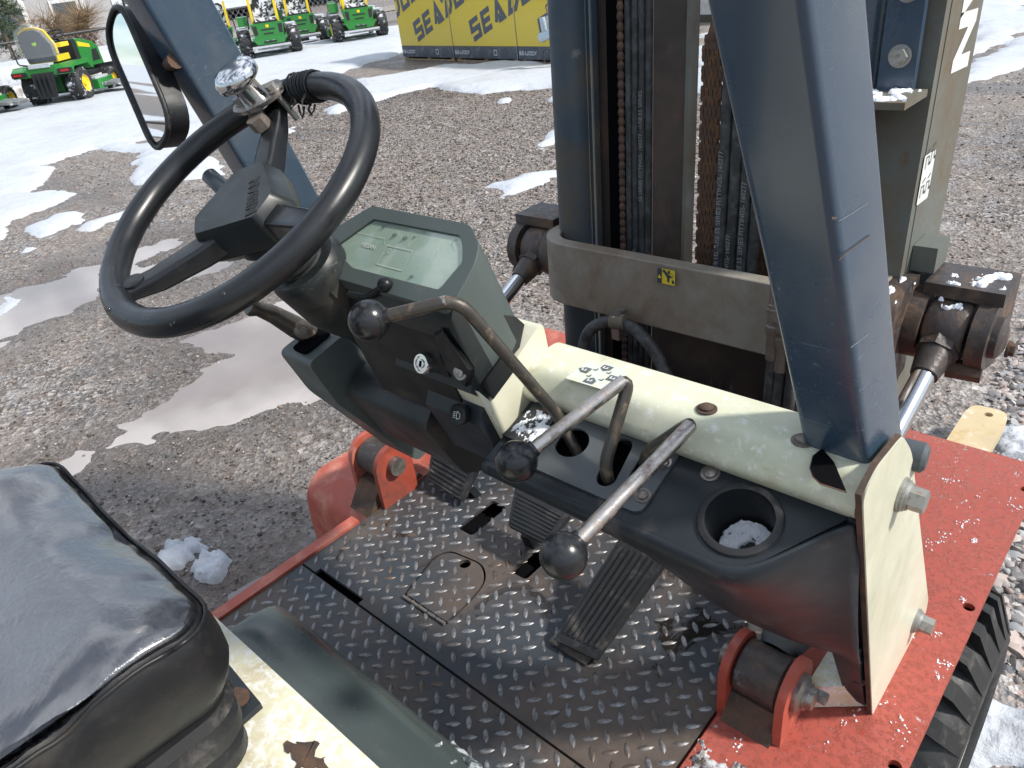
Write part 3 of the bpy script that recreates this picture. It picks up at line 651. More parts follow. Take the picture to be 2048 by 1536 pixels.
def make_wheel(sx):
    yc, zc, R, xo, xi = .99, .298, .303, .640, .44
    prof = [(xi, .165), (xi, .225), (xi + .012, .26), (xi + .022, .272), (xo - .045, .276), (xo - .018, .262), (xo, .238), (xo + .003, .215), (xo - .006, .196), (xo - .022, .184)]
    bm = bmesh.new(); lathe(bm, (0, yc, zc), (sx, yc, zc), [(x, r) for x, r in prof], 64)
    ty = part('tyre', bm, RUBBER, 40)
    bm = bmesh.new(); n = 30
    for k in range(n):
        for side in (0, 1):
            a0 = 2 * math.pi * (k + .5 * side) / n; da = math.pi / n * 1.12
            xa, xb = (xo - .092, xo - .001) if side == 0 else (xi + .001, xi + .094)
            def P(x, a, r): return Vector((sx * x, yc + math.sin(a) * r, zc + math.cos(a) * r))
            sh = .045 if side == 0 else -.045
            edge = xb if side == 0 else xa; sl, so2 = (.002, .026) if side == 0 else (0, 0)
            lo = [P(xa, a0 + (sh if side == 0 else 0), .264), P(xb + sl, a0 + (0 if side == 0 else -sh), .238), P(xb + sl, a0 + da + (0 if side == 0 else -sh), .238), P(xa, a0 + da + (sh if side == 0 else 0), .264)]
            hi = [P(xa, a0 + .012 + (sh if side == 0 else 0), R), P(xb - so2, a0 + .012 + (0 if side == 0 else -sh), R - .008), P(xb - so2, a0 + da - .012 + (0 if side == 0 else -sh), R - .008), P(xa, a0 + da - .012 + (sh if side == 0 else 0), R)]
            dn = [P(edge + (.001 if side == 0 else -.001), a0 + .02, .262), P(edge + (.001 if side == 0 else -.001), a0 + da - .02, .262)]
            L = [bm.verts.new(p) for p in lo]; H = [bm.verts.new(p) for p in hi]
            for q in range(4): bm.faces.new((L[q], L[(q + 1) % 4], H[(q + 1) % 4], H[q]))
            bm.faces.new(H)
    bev(bm, .003, 2, 40); obj('tread_block', bm, RUBBER, ty, 40, kind='stuff')
    bm = bmesh.new(); lathe(bm, (0, yc, zc), (sx, yc, zc), [(xo - .022, .192), (xo - .010, .19), (xo - .010, .18), (xo - .03, .172), (xo - .075, .16), (xo - .10, .13), (xo - .105, .07), (xo - .06, .06), (xo - .055, 0)], 48)
    rim = part('rim', bm, CREAM_WORN, 30)
    for k in range(6):
        a = 2 * math.pi * k / 6 + .3; bm = bmesh.new(); hexbolt(bm, (sx * (xo - .103), yc + .098 * math.sin(a), zc + .098 * math.cos(a)), (sx, 0, 0), .013, .018, .017); part('wheel_nut', bm, RUSTY, 30, rim)
    bm = cyl(bmesh.new(), (sx * .3, yc, zc), (sx * (xo - .1), yc, zc), .06, n=20); part('axle_hub', bm, GREASE, 40)
make_wheel(1); make_wheel(-1)

# ---------------------------------------------------------------- tilt cylinders, their pivots on the chassis
def pivot(sx, yc, zc, xm):
    for x, w in ((xm - sx * .040, .012), (xm + sx * .040, .012)):
        pr = [(yc - .045, .60), (yc - .045, zc)] + [(yc - .045 * math.cos(a), zc + .045 * math.sin(a)) for a in np.linspace(.15, math.pi - .15, 14)] + [(yc + .045, zc), (yc + .045, .60)]
        part('clevis_plate', xprism(pr, x - w / 2, x + w / 2, .0015, 1), RED_WORN if x * sx > xm * sx else RED, 35)
    bm = bmesh.new(); lathe(bm, (xm - .032, yc, zc), (xm + .032, yc, zc), [(0, .02), (0, .034), (.004, .0375), (.06, .0375), (.064, .034), (.064, .02)], 32); part('cylinder_eye', bm, GREASE, 40)
    bm = cyl(bmesh.new(), (xm - .06, yc, zc), (xm + .06, yc, zc), .019, n=20); part('pivot_pin', bm, STEEL, 40)
    if sx < 0: bm = bmesh.new(); lathe(bm, (xm + .046, yc, zc), (xm + .06, yc, zc), [(0, .016), (.002, .016), (.0035, .013), (.0035, 0)], 20); pb = part('pin_cap', bm, RUSTY, 35)
    bm = bmesh.new(); d = Vector((1, 0, 0)); c = Vector((xm + .046, yc, zc)); lathe(bm, c, c + d, [(0, .027), (.006, .027), (.008, .024), (.012, .016), (.022, .014), (.024, 0)], 24); pb = part('pin_cap', bm, STEEL, 35) if sx > 0 else pb
    bm = cyl(bmesh.new(), (xm + .062, yc + .016, zc - .008), (xm + .078, yc + .016, zc - .008), .009, n=6); part('lock_bolt', bm, STEEL, 30, pb) if sx > 0 else bm.free()
    end = Vector((sx * .435, 1.265, .953)); a = Vector((xm, yc, zc)); d = (end - a).normalized()
    part('tilt_cylinder', lathe(bmesh.new(), a + d * .035, end, [(0, .024), (.03, .034), (.30, .034), (.305, .037), (.33, .037), (.335, .022), (.34, .022)], 28), NAVY_DULL, 40)
    part('tilt_rod', cyl(bmesh.new(), a + d * .34, end - d * .07, .0175, n=28), CHROME, 40)
    bm = bmesh.new(); cyl(bm, end - d * .105, end - d * .05, .021, .03, 20); cyl(bm, end - d * .06, end - d * .01, .033, .036, 8); part('rod_end', bm, GREASE, 30)
    return end
E_R = pivot(1, .669, .690, .42); E_L = pivot(-1, .686, .705, -.42)
part('weld_bracket', xprism([(.60, .605), (.64, .66), (.72, .66), (.76, .605)], .385, .455, .01, 3), RUSTY)
part('weld_bracket', xprism([(.61, .61), (.65, .665), (.73, .665), (.77, .61)], -.455, -.39, .01, 3), RUSTY)
frost('grit_crust', lambda s, t: ((.376 + .085 * s, .47 + .11 * t, .6242), (0, 0, 1)), 40, 40, (5, 6), .02, .006, M('dirty_frost', (.50, .50, .52), .8, 0, .3, 60, [((.05, .035, .025), 60, .52, .08, .9)]), FL, None, 3)
# ---------------------------------------------------------------- mast
MY, MZ, MS = 1.27, 1.2, .044
def my(z, y=MY): return y + (z - MZ) * MS
def mbar(x0, x1, y0, y1, z0=.12, z1=2.05, w=.004, M4=None):
    """upright bar of the leaning mast"""
    bm = bmesh.new(); V = [bm.verts.new((x, my(z, y), z)) for x in (x0, x1) for y in (y0, y1) for z in (z0, z1)]
    for f in ((0, 1, 3, 2), (4, 6, 7, 5), (0, 4, 5, 1), (2, 3, 7, 6), (0, 2, 6, 4), (1, 5, 7, 3)): bm.faces.new([V[i] for i in f])
    return bev(bm, w, 2)
for s in (-1, 1):
    X = lambda a, b: (min(s * a, s * b), max(s * a, s * b))
    ra = part('outer_rail', mbar(*X(.3562, .328), 1.272, 1.425, w=.001), GREEN_STEEL if s > 0 else NAVY_DULL)
    part('rear_flange', mbar(*X(.355, .262), 1.250, 1.276, w=.010), GREEN_STEEL if s > 0 else NAVY_DULL, 35, ra)
    part('front_flange', mbar(*X(.355, .262), 1.420, 1.445, w=.006), GREEN_STEEL, 35, ra)
    rb = part('inner_rail', mbar(*X(.262, .244), 1.30, 1.46, w=.003), DARKRUST if s < 0 else NAVY_DULL)
    part('rear_flange', mbar(*X(.320, .200), 1.284, 1.302, w=.004), DARKRUST if s < 0 else NAVY_DULL, 35, rb)
# left: hoses, then the brown channel with its lit edge put in as a paler bar
def mx(px, py=300, y=MY): return at(px, py, 1, my(1.25, y)).x
for i, (a, b) in enumerate(((1254, 1266), (1267, 1279), (1280, 1292), (1293, 1305))):
    xa, xb = mx(a), mx(b); r = (xb - xa) / 2
    bm = cyl(bmesh.new(), ((xa + xb) / 2, my(.3), .3), ((xa + xb) / 2, my(2.05), 2.05), r, n=14); part('hydraulic_hose', bm, HOSE, 40)
text('hose_print', 'Parker Parflex   560-6 W.P. 2250 PSI 3/8 I.D.', .011, (mx(1276) , my(.80) - .0078, .80), (0, MS, 1), (-1, 0, 0), GREYP, FL)
text('hose_print', '55 SERIES FITTINGS- 160277   -USE 55 SERIES', .011, (mx(1289), my(1.10) - .0078, 1.10), (0, MS, 1), (-1, 0, 0), GREYP, FL)
br = part('channel_rail', mbar(mx(1307), mx(1372), 1.27, 1.30, w=.003), DARKRUST)
part('lit_edge', mbar(mx(1372), mx(1379), 1.263, 1.295, w=.001), GREEN_STEEL, 35, br)  # light on the rail's right side put into a paler colour
bm = bmesh.new(); xw = mx(1247); z = .3
while z < 2.05:
    ball(bm, (xw, my(z) - .004, z), .0075, 8, (1, .8, 1.5)); z += .017
part('chain_edge', bm, RUSTY, 180, kind='stuff')
part('recess_strip', mbar(mx(1212), mx(1245), 1.282, 1.29, w=.001), VOID)  # near-black strip, the shade of the rail recess put into its colour
# leaf chains and hoses at the middle of the mast
def chain(x, y, z0, z1, w=.022):
    bm = bmesh.new(); z = z0; k = 0
    while z < z1:
        for q in range(5 if k % 2 else 4):
            o = (q - (2 if k % 2 else 1.5)) * w / 4.4
            lz = [(0, -.006), (.004, -.0065), (.0065, -.003), (.005, .0), (.0065, .003), (.004, .0065), (0, .006), (-.004, .0065), (-.0065, .003), (-.005, 0), (-.0065, -.003), (-.004, -.0065)]
            prism(bm, [(x + o - w / 10, my(z) + y - MY + a * 1.0, z + b * 2.1) for a, b in lz], (w / 5.2, 0, 0))
        z += .0165; k += 1
    return bm
xc = mx(1421, 400)
part('lift_chain', chain(xc, 1.265, .6, 1.405, .036), CHAINM, 40)
part('lift_chain', chain(mx(1525, 450), 1.29, .6, 1.285, .036), CHAINM, 40)
bm = bmesh.new(); lathe(bm, (xc, my(1.40), 1.39), (xc, my(1.46), 1.46), [(0, .012), (.01, .016), (.03, .010), (.07, .008), (.7, .008)], 12); an = part('chain_anchor', bm, RUSTY, 40)
a = at(1416, 90, 1, 1.27); part('cotter_pin', bbox((a.x, a.y - .004, a.z - .006), (a.x + .03, a.y + .004, a.z + .006), .003), RUSTY, 35, an)
hx0 = [(1452, .011), (1476, .0115), (1499, .011), (1522, .010)]
for i, (px, r) in enumerate(hx0):
    x = mx(px, 300, 1.245); bm = cyl(bmesh.new(), (x, my(.55, 1.245), .55), (x, my(2.0, 1.245), 2.0), r, n=16); part('hydraulic_hose', bm, HOSE, 40)
for px, s, z in ((1450, '5/8 I.D. -USE 55 SERIES FITTINGS- 160277', 1.00), (1473, '55 SERIES FITTINGS- 160277', .92), (1500, '3/8 I.D. -USE 55 SERIES FITTINGS- 160277', .95), (1500, 'Parker Parflex  560-6', 1.34)):
    text('hose_print', s, .0125, (mx(px, 300, 1.245) + .004, my(z, 1.245) - .0125, z), (0, MS, 1), (-1, 0, 0), GREYP, FL)
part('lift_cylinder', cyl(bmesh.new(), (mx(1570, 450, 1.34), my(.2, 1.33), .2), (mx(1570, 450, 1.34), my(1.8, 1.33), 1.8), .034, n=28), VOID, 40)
# tie beam across the back of the mast
def beam(z0, z1, x1=.345, y0=1.118, y1=1.262, t=.030, r=.085):
    o = []; i = []
    for k in range(9):
        a = math.pi / 2 * k / 8; o.append((-x1 + r - r * math.cos(a), y0 + r - r * math.sin(a))); i.append((-x1 + r - (r - t) * math.cos(a), y0 + r - (r - t) * math.sin(a)))
    pts = [(-x1, y1)] + o + [(-x, y) for x, y in reversed(o)] + [(x1, y1), (x1 - t, y1)] + [(-x, y) for x, y in i] + [(x, y) for x, y in reversed(i)] + [(-x1 + t, y1)]
    bm = bmesh.new(); A = [bm.verts.new((x, y, z0)) for x, y in pts]; B = [bm.verts.new((x, y + (z1 - z0) * MS, z1)) for x, y in pts]; n = len(A)
    for k in range(n): bm.faces.new((A[k], A[(k + 1) % n], B[(k + 1) % n], B[k]))
    h = n // 2
    for k in range(h - 1):
        for S, f in ((A, 1), (B, -1)): bm.faces.new([S[k], S[k + 1], S[n - 2 - k], S[n - 1 - k]][::f])
    return bm
BEAM = M('stained_tie_beam', (.235, .222, .188), .5, 0, .18, 7, [((.15, .09, .055), 5, .56, .12, .7), ((.19, .16, .12), 12, .6, .12, .6), ((.25, .10, .035), 16, .71, .03, .8)], bump=.2, bscale=300, bdist=.0008)
be = part('tie_beam', beam(.905, 1.038), BEAM, 30); mods(be, bevel=.0025)
lc = at(1333, 553, 1, 1.118); xd = (1, 0, 0); yd = (0, MS, 1)
o = lc + Vector((-.0185, -.0012, -.0145))
lab = flat('warning_label', [round2d([(0, 0), (.037, 0), (.037, .029), (0, .029)], .002, 2)], o, xd, yd, YELLOWP, be, .0006)
flat('label_symbol', [[(.0, .0), (.0095, 0), (.0095, .029), (0, .029)], [(.011, .024), (.016, .019), (.0205, .0125), (.021, .005), (.0255, .004), (.026, .012), (.0295, .015), (.033, .013), (.0335, .0145), (.029, .018), (.024, .0195), (.016, .0275), (.011, .0275)],
                      [(.022, .021), (.027, .021), (.027, .0275), (.022, .0275)], [(.031, .003), (.0355, .003), (.0355, .010), (.031, .010)], [(.029, .021), (.033, .0235), (.0325, .0245), (.0285, .022)], [(.031, .018), (.036, .0195), (.0355, .0205), (.0305, .0188)]], o, xd, yd, DARKP, be, .0011)
flat('label_symbol', [[(.001, .010), (.0085, .010), (.00475, .0175)]], o, xd, yd, YELLOWP, be, .0015)
# lower plate behind the beam, hose loop and its clamp
part('cross_plate', bbox((-.06, 1.215, .40), (.29, 1.235, .93), .003), DARKRUST)
part('cross_plate', bbox((.165, 1.195, .40), (.285, 1.213, .91), .003), GREEN_STEEL)
hp_ = [at(1166, 760, 1, 1.07), at(1168, 690, 1, 1.075), at(1186, 655, 1, 1.08), at(1225, 642, 1, 1.088), at(1262, 654, 1, 1.09), at(1300, 690, 1, 1.085), at(1325, 735, 1, 1.08), at(1345, 790, 1, 1.07), at(1355, 850, 1, 1.06)]
part('hose_loop', sweep(bmesh.new(), spline(hp_, 6), .0125, 14), HOSE, 40)
c = at(1246, 628, 1, 1.112); cl = part('hose_clamp', bbox((c.x - .009, 1.083, c.z - .045), (c.x + .009, 1.112, c.z + .013), .004), STEEL)
part('clamp_ring', cyl(bmesh.new(), hp_[3] + Vector((-.001, 0, -.001)), hp_[4] + Vector((-.012, 0, .008)), .0155, n=18), GREEN_STEEL, 40, cl)
part('clamp_bolt', lathe(bmesh.new(), (c.x, 1.084, c.z), (c.x, 1.06, c.z), [(0, .008), (.003, .0078), (.006, .004), (.0062, 0)], 14), BOLT, 40, cl)
for px, zt in ((1549, 565), (1568, 590), (1592, 600)):
    x = at(px, 650, 1, 1.06).x; top = at(px, zt, 1, 1.06).z
    pts = spline([(x - .012, 1.05, .62), (x - .004, 1.058, .78), (x, 1.06, .9), (x + .001, 1.062, top + .03), (x + .003, 1.075, top + .25)], 5)
    ho = part('hydraulic_hose', sweep(bmesh.new(), pts, .0098, 14), HOSE, 40)
    if px < 1590:
        bm = bmesh.new(); lathe(bm, (x, 1.06, top - .135), (x, 1.061, top), [(0, .0115), (.045, .012), (.05, .0145), (.062, .0145), (.064, .012), (.072, .012), (.073, .015), (.092, .015), (.094, .013), (.10, .013), (.101, .0118), (.135, .0118)], 14); part('hose_fitting', bm, STEEL, 40, ho)
# rod-end brackets beside the mast
def bracket(s, e):
    X = lambda v: s * v
    c = Vector((X(.435), e.y, e.z))
    bm = bmesh.new(); lathe(bm, (X(.405), c.y, c.z), (X(.47), c.y, c.z), [(0, .02), (0, .048), (.006, .053), (.055, .053), (.062, .048), (.062, .02)], 26)
    eye = part('rod_eye', bm, GREASE, 40)
    for a, b in ((.352, .402), (.474, .500)):
        pr = [(c.y + .058 * math.sin(q) , c.z + .058 * math.cos(q)) for q in np.linspace(-2.5, .2, 12)]
        pr = pr + [(c.y + .09, c.z + .075), (c.y + .125, c.z + .06), (c.y + .125, c.z - .02), (c.y + .06, c.z - .075)]
        part('mast_lug', xprism(pr, *sorted((X(a), X(b))), .006, 3), GREASE, 40)
    part('top_strap', bbox((min(X(.39), X(.505)), c.y - .01, c.z + .056), (max(X(.39), X(.505)), c.y + .085, c.z + .078), .010, 3), GREASE, 40)
    bm = bmesh.new(); lathe(bm, (X(.496), c.y, c.z), (X(.53), c.y, c.z), [(0, .034), (.014, .034), (.018, .028), (.022, .018), (.022, 0)], 22); pc = part('pin_cap', bm, GREASE, 40)
    bm = bmesh.new(); hexbolt(bm, (X(.518), c.y + .022, c.z - .026), (s, 0, 0), .011, .008, .014); part('lock_bolt', bm, RUSTY, 30, pc)
    bm = cyl(bmesh.new(), (X(.45), c.y - .035, c.z - .052), (X(.50), c.y - .03, c.z - .052), .016, n=6); part('clamp_nut', bm, RUSTY, 30, eye)
    part('side_block', bbox((min(X(.357), X(.394)), my(1.05) + .02, 1.035), (max(X(.357), X(.394)), my(1.05) + .085, 1.078), .012, 3), GREEN_STEEL, 40)
    pr = [(1.125, .905), (1.125, 1.0), (1.18, 1.035), (1.27, 1.035), (1.27, .86), (1.18, .84)]
    if s > 0: part('beam_gusset', xprism(pr, *sorted((X(.345), X(.378))), .008, 3), GREASE if s > 0 else BEAM, 40)
bracket(1, E_R); bracket(-1, E_L)
ec = E_R
frost('snow_crust', lambda s, t: ((.402 + .105 * s, ec.y - .012 + .09 * t, ec.z + .0785), (0, 0, 1)), 50, 46, (5, 4), .22, .006, SNOWBIT, FL, None, 5)
frost('snow_crust', lambda s, t: ((.408 + .06 * s, ec.y - .0535 * math.cos(.9 + 1.6 * t), ec.z + .0535 * math.sin(.9 + 1.6 * t)), (0, -math.cos(.9 + 1.6 * t), math.sin(.9 + 1.6 * t))), 40, 40, (3, 3), .20, .006, SNOWBIT, FL, None, 8)
frost('snow_crust', lambda s, t: ((.350 + .035 * s, 1.14 + .12 * t, 1.0355), (0, 0, 1)), 30, 40, (3, 5), .15, .006, SNOWBIT, FL, None, 9)
# inspection bracket with bolts on the right rail
a = at(1812, 130, 1, 1.235); b = at(1862, 0, 1, 1.235)
bp = part('bolted_strap', bbox((.285, 1.232, 1.325), (.335, 1.246, 1.75), .003), NAVY)
part('strap_foot', bbox((.262, 1.15, 1.318), (.352, 1.246, 1.328), .003), GREEN_STEEL, 35, bp)
part('strap_bracket', bbox((.222, 1.195, 1.262), (.285, 1.208, 1.328), .004), NAVY, 35, bp)
for pz in (1.375, 1.46):
    bm = bmesh.new(); hexbolt(bm, (.312, 1.232, pz), (0, -1, 0), .0125, .010, .016, .002); part('strap_bolt', bm, BOLT, 30, bp)
frost('snow_crust', lambda s, t: ((.264 + .086 * s, 1.152 + .08 * t, 1.3284), (0, 0, 1)), 50, 40, (7, 6), -.06, .004, SNOWBIT, bp, None, 4)
part('lift_cylinder', cyl(bmesh.new(), (.245, my(.2, 1.262), .2), (.245, my(2.05, 1.262), 2.05), .036, n=32), NAVY, 40)
part('lift_cylinder', cyl(bmesh.new(), (-.300, my(.2, 1.232), .2), (-.300, my(2.05, 1.232), 2.05), .036, n=32), NAVY_DULL, 40)
# marks on the right rail
def rp_(px, py): return at(px, py, 0, .3564)
o = rp_(1901, 153); up = Vector((0, MS, 1)); yv = Vector((0, -1, 0))
text('maker_letters', 'NISSAN', .112, at(1903, 150, 0, .3568), -up, -yv, WHITEP, FL, off=.006, extrude=.0002, align='RIGHT')
q = [rp_(*p) for p in ((1832, 412), (1880, 400), (1893, 290), (1846, 315))]
so_ = q[0]; sx_ = (q[3] - q[0]).normalized(); W = (q[3] - q[0]).length; sy_ = (q[1] - q[0]); H = sy_.length
xx = Vector((0, MS, 1)).normalized(); yy = Vector((0, 1, -MS))
st = flat('pictogram_sticker', [round2d([(0, 0), (W, 0), (W, .055), (0, .055)], .004, 3)], so_, xx, -yy, WHITEP, FL, -.0006)
sy2 = []
for ox, oy in ((.01, .008), (.055, .010), (.012, .033), (.06, .034)):
    sy2 += stroke([(ox, oy), (ox + .018, oy), (ox + .018, oy + .013), (ox + .004, oy + .013)], .0022) + stroke([(ox + .024, oy + .002), (ox + .03, oy + .014)], .002) + [circ(ox + .006, oy + .019, .003, 8)]
bpy.data.objects.remove(st)
def side_flat(name, polys, mat, lift):
    bm = bmesh.new()
    for p in polys: bm.faces.new([bm.verts.new(so_ + xx * a + yy * b + Vector((lift, 0, 0))) for a, b in p])
    me = bpy.data.meshes.new(name); bm.to_mesh(me); bm.free(); return part(name, me, mat, None)
side_flat('pictogram_sticker', [round2d([(0, 0), (W, 0), (W, .055), (0, .055)], .004, 3)], WHITEP, .0006); side_flat('sticker_symbol', sy2, DARKP, .0014)
# carriage and forks
for z in (.16, .46): part('carriage_bar', bbox((-.48, 1.49, z - .045), (.48, 1.53, z + .045), .006), VOID)
for s in (1, -1):
    xa, xb = (.292, .412) if s > 0 else (-.412, -.292)
    tip = round2d([(xa, 1.56), (xb, 1.56), (xb, 2.44), (xb - .012, 2.50), (xa + .012, 2.50), (xa, 2.44)], [0, 0, .02, .035, .035, .02], 5)
    fk = part('fork', holed(tip, [circ((xa + xb) / 2 + .005, 2.455, .013, 14)], .10, .03), FORKT, None)
    part('fork_shank', bbox((xa, 1.535, .07), (xb, 1.575, .36), .006), FORKT, 35, fk)
# ---------------------------------------------------------------- cowl: cream crossbar, slate panel, lever console, cup holder
XR = .535
cp = round2d([(.648, 1.131), (.582, 1.132), (.561, 1.100), (.573, 1.083), (.60, 1.083), (.61, 1.11), (.64, 1.115), (.652, 1.02), (.660, 1.02), (.668, 1.11)], [.012, .014, .010, .002, .002, .01, .01, 0, 0, .012], 5)
cb_ = part('cream_crossbar', xprism(cp, .125, XR - .004, 0), CREAM_MOSSY, 50)
for px, py, m in ((1413, 819, RUSTY), (1606, 882, STEEL)):
    c = at(px, py, 2, 1.132); bm = bmesh.new(); screw(bm, c, (0, 0, 1), .0075); part('screw', bm, m, 40, cb_)
# control diagram decal
q = [at(x, y, 2, 1.1325) for x, y in ((1130, 757), (1215, 783), (1262, 740), (1178, 718))]
dm = M('worn_decal', (.56, .60, .53), .5, 0, .1, 40, [((.62, .61, .45), 60, .56, .05, .5)])
ou = (q[1] - q[0]); W = ou.length; H = (q[3] - q[0]).length * .98; yv = (q[3] - q[0])
dc = flat('control_decal', [round2d([(0, 0), (W, 0), (W, H), (0, H)], .003, 2)], q[0], ou, yv, dm, cb_, .0006)
ar = []; ld = []
for cx_, cy_, r in ((.16, .52, 0), (.5, .82, 1), (.84, .5, 2), (.5, .18, 3)):
    a = [(-.13, -.13), (.04, -.13), (.16, 0), (.04, .13), (-.13, .13)]
    rot = r * math.pi / 2 + math.pi
    ar.append([((cx_ + .9 * (p * math.cos(rot) - s * math.sin(rot))) * W, (cy_ + .9 * (p * math.sin(rot) + s * math.cos(rot))) * H) for p, s in a])
    ld += [[((cx_ + p) * W, (cy_ + s) * H) for p, s in l] for l in stroke([(-.05, .05), (-.05, -.04), (.03, -.04), (.03, .03)], .028)]
for cx_, cy_ in ((.36, .35), (.64, .68), (.34, .66), (.66, .34)): ar += [[((cx_ + p) * W, (cy_ + s) * H) for p, s in l] for l in stroke([(-.04, -.03), (.03, -.03), (.03, .05)], .03)]
flat('decal_arrow', ar, q[0], ou, yv, M('faded_dark_print', (.10, .115, .12), .6, 0, .3, 120), cb_, .0012)
flat('decal_lines', ld, q[0], ou, yv, WHITEP, cb_, .0018)

# slate panel top with cup hole and lever opening
PA = Vector((0, .574, 1.084)); PB = Vector((0, .484, 1.050)); pw = (PB - PA); PL = pw.length; pw.normalize(); pn = Vector((0, -pw.z, pw.y)) * -1
pn = Vector((1, 0, 0)).cross(pw); pn = pn if pn.z > 0 else -pn
def onpanel(px, py, lift=0.0):
    d = ray(px, py); nn = np.array(pn); k = ((np.array(PA + pn * lift) - EYE) @ nn) / (d @ nn); Q = Vector(EYE + k * d); return Q, (Q.x, (Q - PA).dot(pw))
def panelplate(outer, holes, lift, t):
    bm = holed(outer, holes, 0, t)
    for v in bm.verts: v.co = PA + Vector((v.co.x, 0, 0)) + pw * v.co.y + pn * (v.co.z + lift)
    return bm
_, cu = onpanel(1480, 1040); rc = .0365
lev = [onpanel(x, y)[1] for x, y in ((1062, 905), (1275, 1002), (1345, 920), (1130, 850))]
xs0 = min(p[0] for p in lev) ; L0, L1 = .187, .347
outer = [(.136, -.004), (XR - .006, -.004), (.462, PL), (.136, PL)]
opening = [(L0 + .012, .004), (L1 - .02, .004), (L1 - .02, PL - .02), (L0 + .012, PL - .02)]
sp_ = part('slate_panel', panelplate(outer, [circ(*cu, rc, 40), opening], 0, .004), PANEL, 30)
# its rolled edge and lower skirt
rows = []
cols = [(.06, None), (.12, None), (.20, None), (.288, None), (.391, None), (.462, None), (.50, None), (.529, None)]
def skirt(x):
    r = min(1, max(0, (x - .462) / .067)); b = PB.lerp(PA, r); y0, z0 = b.y, b.z
    bt = np.interp(x, [.06, .20, .288, .391, .455, .521, .53], [1.0, .955, .893, .838, .80, .79, .78]); by = np.interp(x, [.06, .2, .288, .391, .455, .53], [.56, .575, .60, .61, .645, .668])
    return [(x, y0, z0 + .0), (x, y0 - .007 * (1 - r), z0 - .006), (x, y0 - .008 * (1 - r) + .004, z0 - .022), (x, y0 * .62 + by * .38 - .006, z0 * .62 + bt * .38), (x, y0 * .3 + by * .7 - .003, z0 * .3 + bt * .7), (x, by, bt), (x, by + .03, bt + .01)]
sk = part('panel_skirt', grid([skirt(x) for x in [.136, .16, .20, .25, .288, .34, .391, .43, .455, .475, .49, .505, .518, .5335]]), PANEL, 180, sp_); mods(sk, sub=1, solid=.004)
bm = prism(bmesh.new(), [(.497, .668, .80), (.531, .660, .81), (.531, .742, .635), (.506, .735, .645)], (0, .012, .004)); part('panel_foot', bev(bm, .003), PANEL, 35, sp_)
part('edge_strip', xprism([(.566, 1.086), (.585, 1.05), (.688, .79), (.745, .64), (.760, .64), (.700, .80), (.60, 1.06), (.58, 1.09)], .5255, .5348, .001, 1), PANEL, 35, sp_)
for px, py in ((1421, 947),):
    c, _ = onpanel(px, py); bm = bmesh.new(); screw(bm, c, pn, .0068); part('screw', bm, STEEL, 40, sp_)
bm = bmesh.new(); screw(bm, at(1698, 1120, 0, .522), (.2, -.9, -.2), .0065); part('screw', bm, PANEL, 40, sp_)
bm = bmesh.new(); screw(bm, at(1716, 1360, 0, .525), (.2, -.9, -.2), .0065); part('screw', bm, PANEL, 40, sp_)
cc = PA + Vector((cu[0], 0, 0)) + pw * cu[1]
bm = bmesh.new(); lathe(bm, cc + pn * .004, cc - pn * .08, [(0, .0335), (-.0005, .0365), (.001, .0405), (.004, .042), (.0045, .0425)], 48)
cu_ = part('cup_ring', bm, RUBBER, 40)
bm = bmesh.new(); lathe(bm, cc + pn * .003, cc - pn * .08, [(0, .034), (.01, .0328), (.048, .0305), (.052, .028), (.052, 0)], 40); part('cup_holder', bm, BLACKPL, 50, cu_)
frost('snow_in_cup', lambda s, t: (cc - pn * .0488 + Vector(((s - .5) * .058, 0, 0)) + pw * ((t - .5) * .058), pn), 70, 70, (7, 7), -.42, .004, SNOWBIT, cu_, lambda S, T: np.clip((np.hypot(S - .5, T - .5) - .44) * 12, 0, 9) + np.clip((.22 - np.hypot(S - .62, T - .60)) * 7, 0, 9), 4)
# console plate with gate openings
CON = M('console_plate', (.085, .095, .10), .42, .15, .12, 14, [((.14, .11, .08), 30, .68, .05, .8)])
def pp(px, py): return onpanel(px, py, .003)[1]
g1 = pp(1152, 884); g2 = pp(1213, 962); g3 = pp(1268, 905)
con_o = round2d([(L0, .001), (L1, .001), (L1, PL - .012), (L0, PL - .012)], [.004, .004, .012, .012], 4)
def gate(p, q, w):
    p = Vector(p); q = Vector(q); d = (q - p).normalized(); n = Vector((-d.y, d.x)); o = []
    for k in range(9): a = math.pi * k / 8; o.append(tuple(q + n * (w * math.cos(a)) + d * (w * math.sin(a))))
    for k in range(9): a = math.pi * k / 8; o.append(tuple(p - n * (w * math.cos(a)) - d * (w * math.sin(a))))
    return o
def clampg(p, m=.012): return (min(max(p[0], L0 + m), L1 - m), min(max(p[1], m), PL - .012 - m))
G1 = (.226, .036); a2 = (.290, .060); b2 = (.284, .018); a3 = (.322, .042); b3 = (.322, .016)
con = part('lever_console', panelplate(con_o, [circ(*G1, .0205, 24), gate(a2, b2, .0115), gate((a3[0], a3[1]), b3, .0115)], .0035, .0035), CON, 30)
for px, py in ((1290, 993), (1328, 925)):
    c, uv_ = onpanel(px, py, .004); uv_ = clampg(uv_, .008); c = PA + Vector((uv_[0], 0, 0)) + pw * uv_[1] + pn * .0035; bm = bmesh.new(); screw(bm, c, pn, .0058); part('screw', bm, STEEL, 40, con)
part('console_liner', panelplate([(L0 + .006, .0), (L1 - .006, .0), (L1 - .006, PL - .016), (L0 + .006, PL - .016)], [], -.022, .002), VOID, 35, con)  # black sheet added under the gates so they look dark
c, uv_ = onpanel(1078, 838); fp_ = part('console_flap', bev(prism(bmesh.new(), [PA + Vector((x, 0, 0)) + pw * s for x, s in ((.150, -.001), (.190, -.001), (.183, .062), (.138, .062))], pn * .006), .002), PANEL)
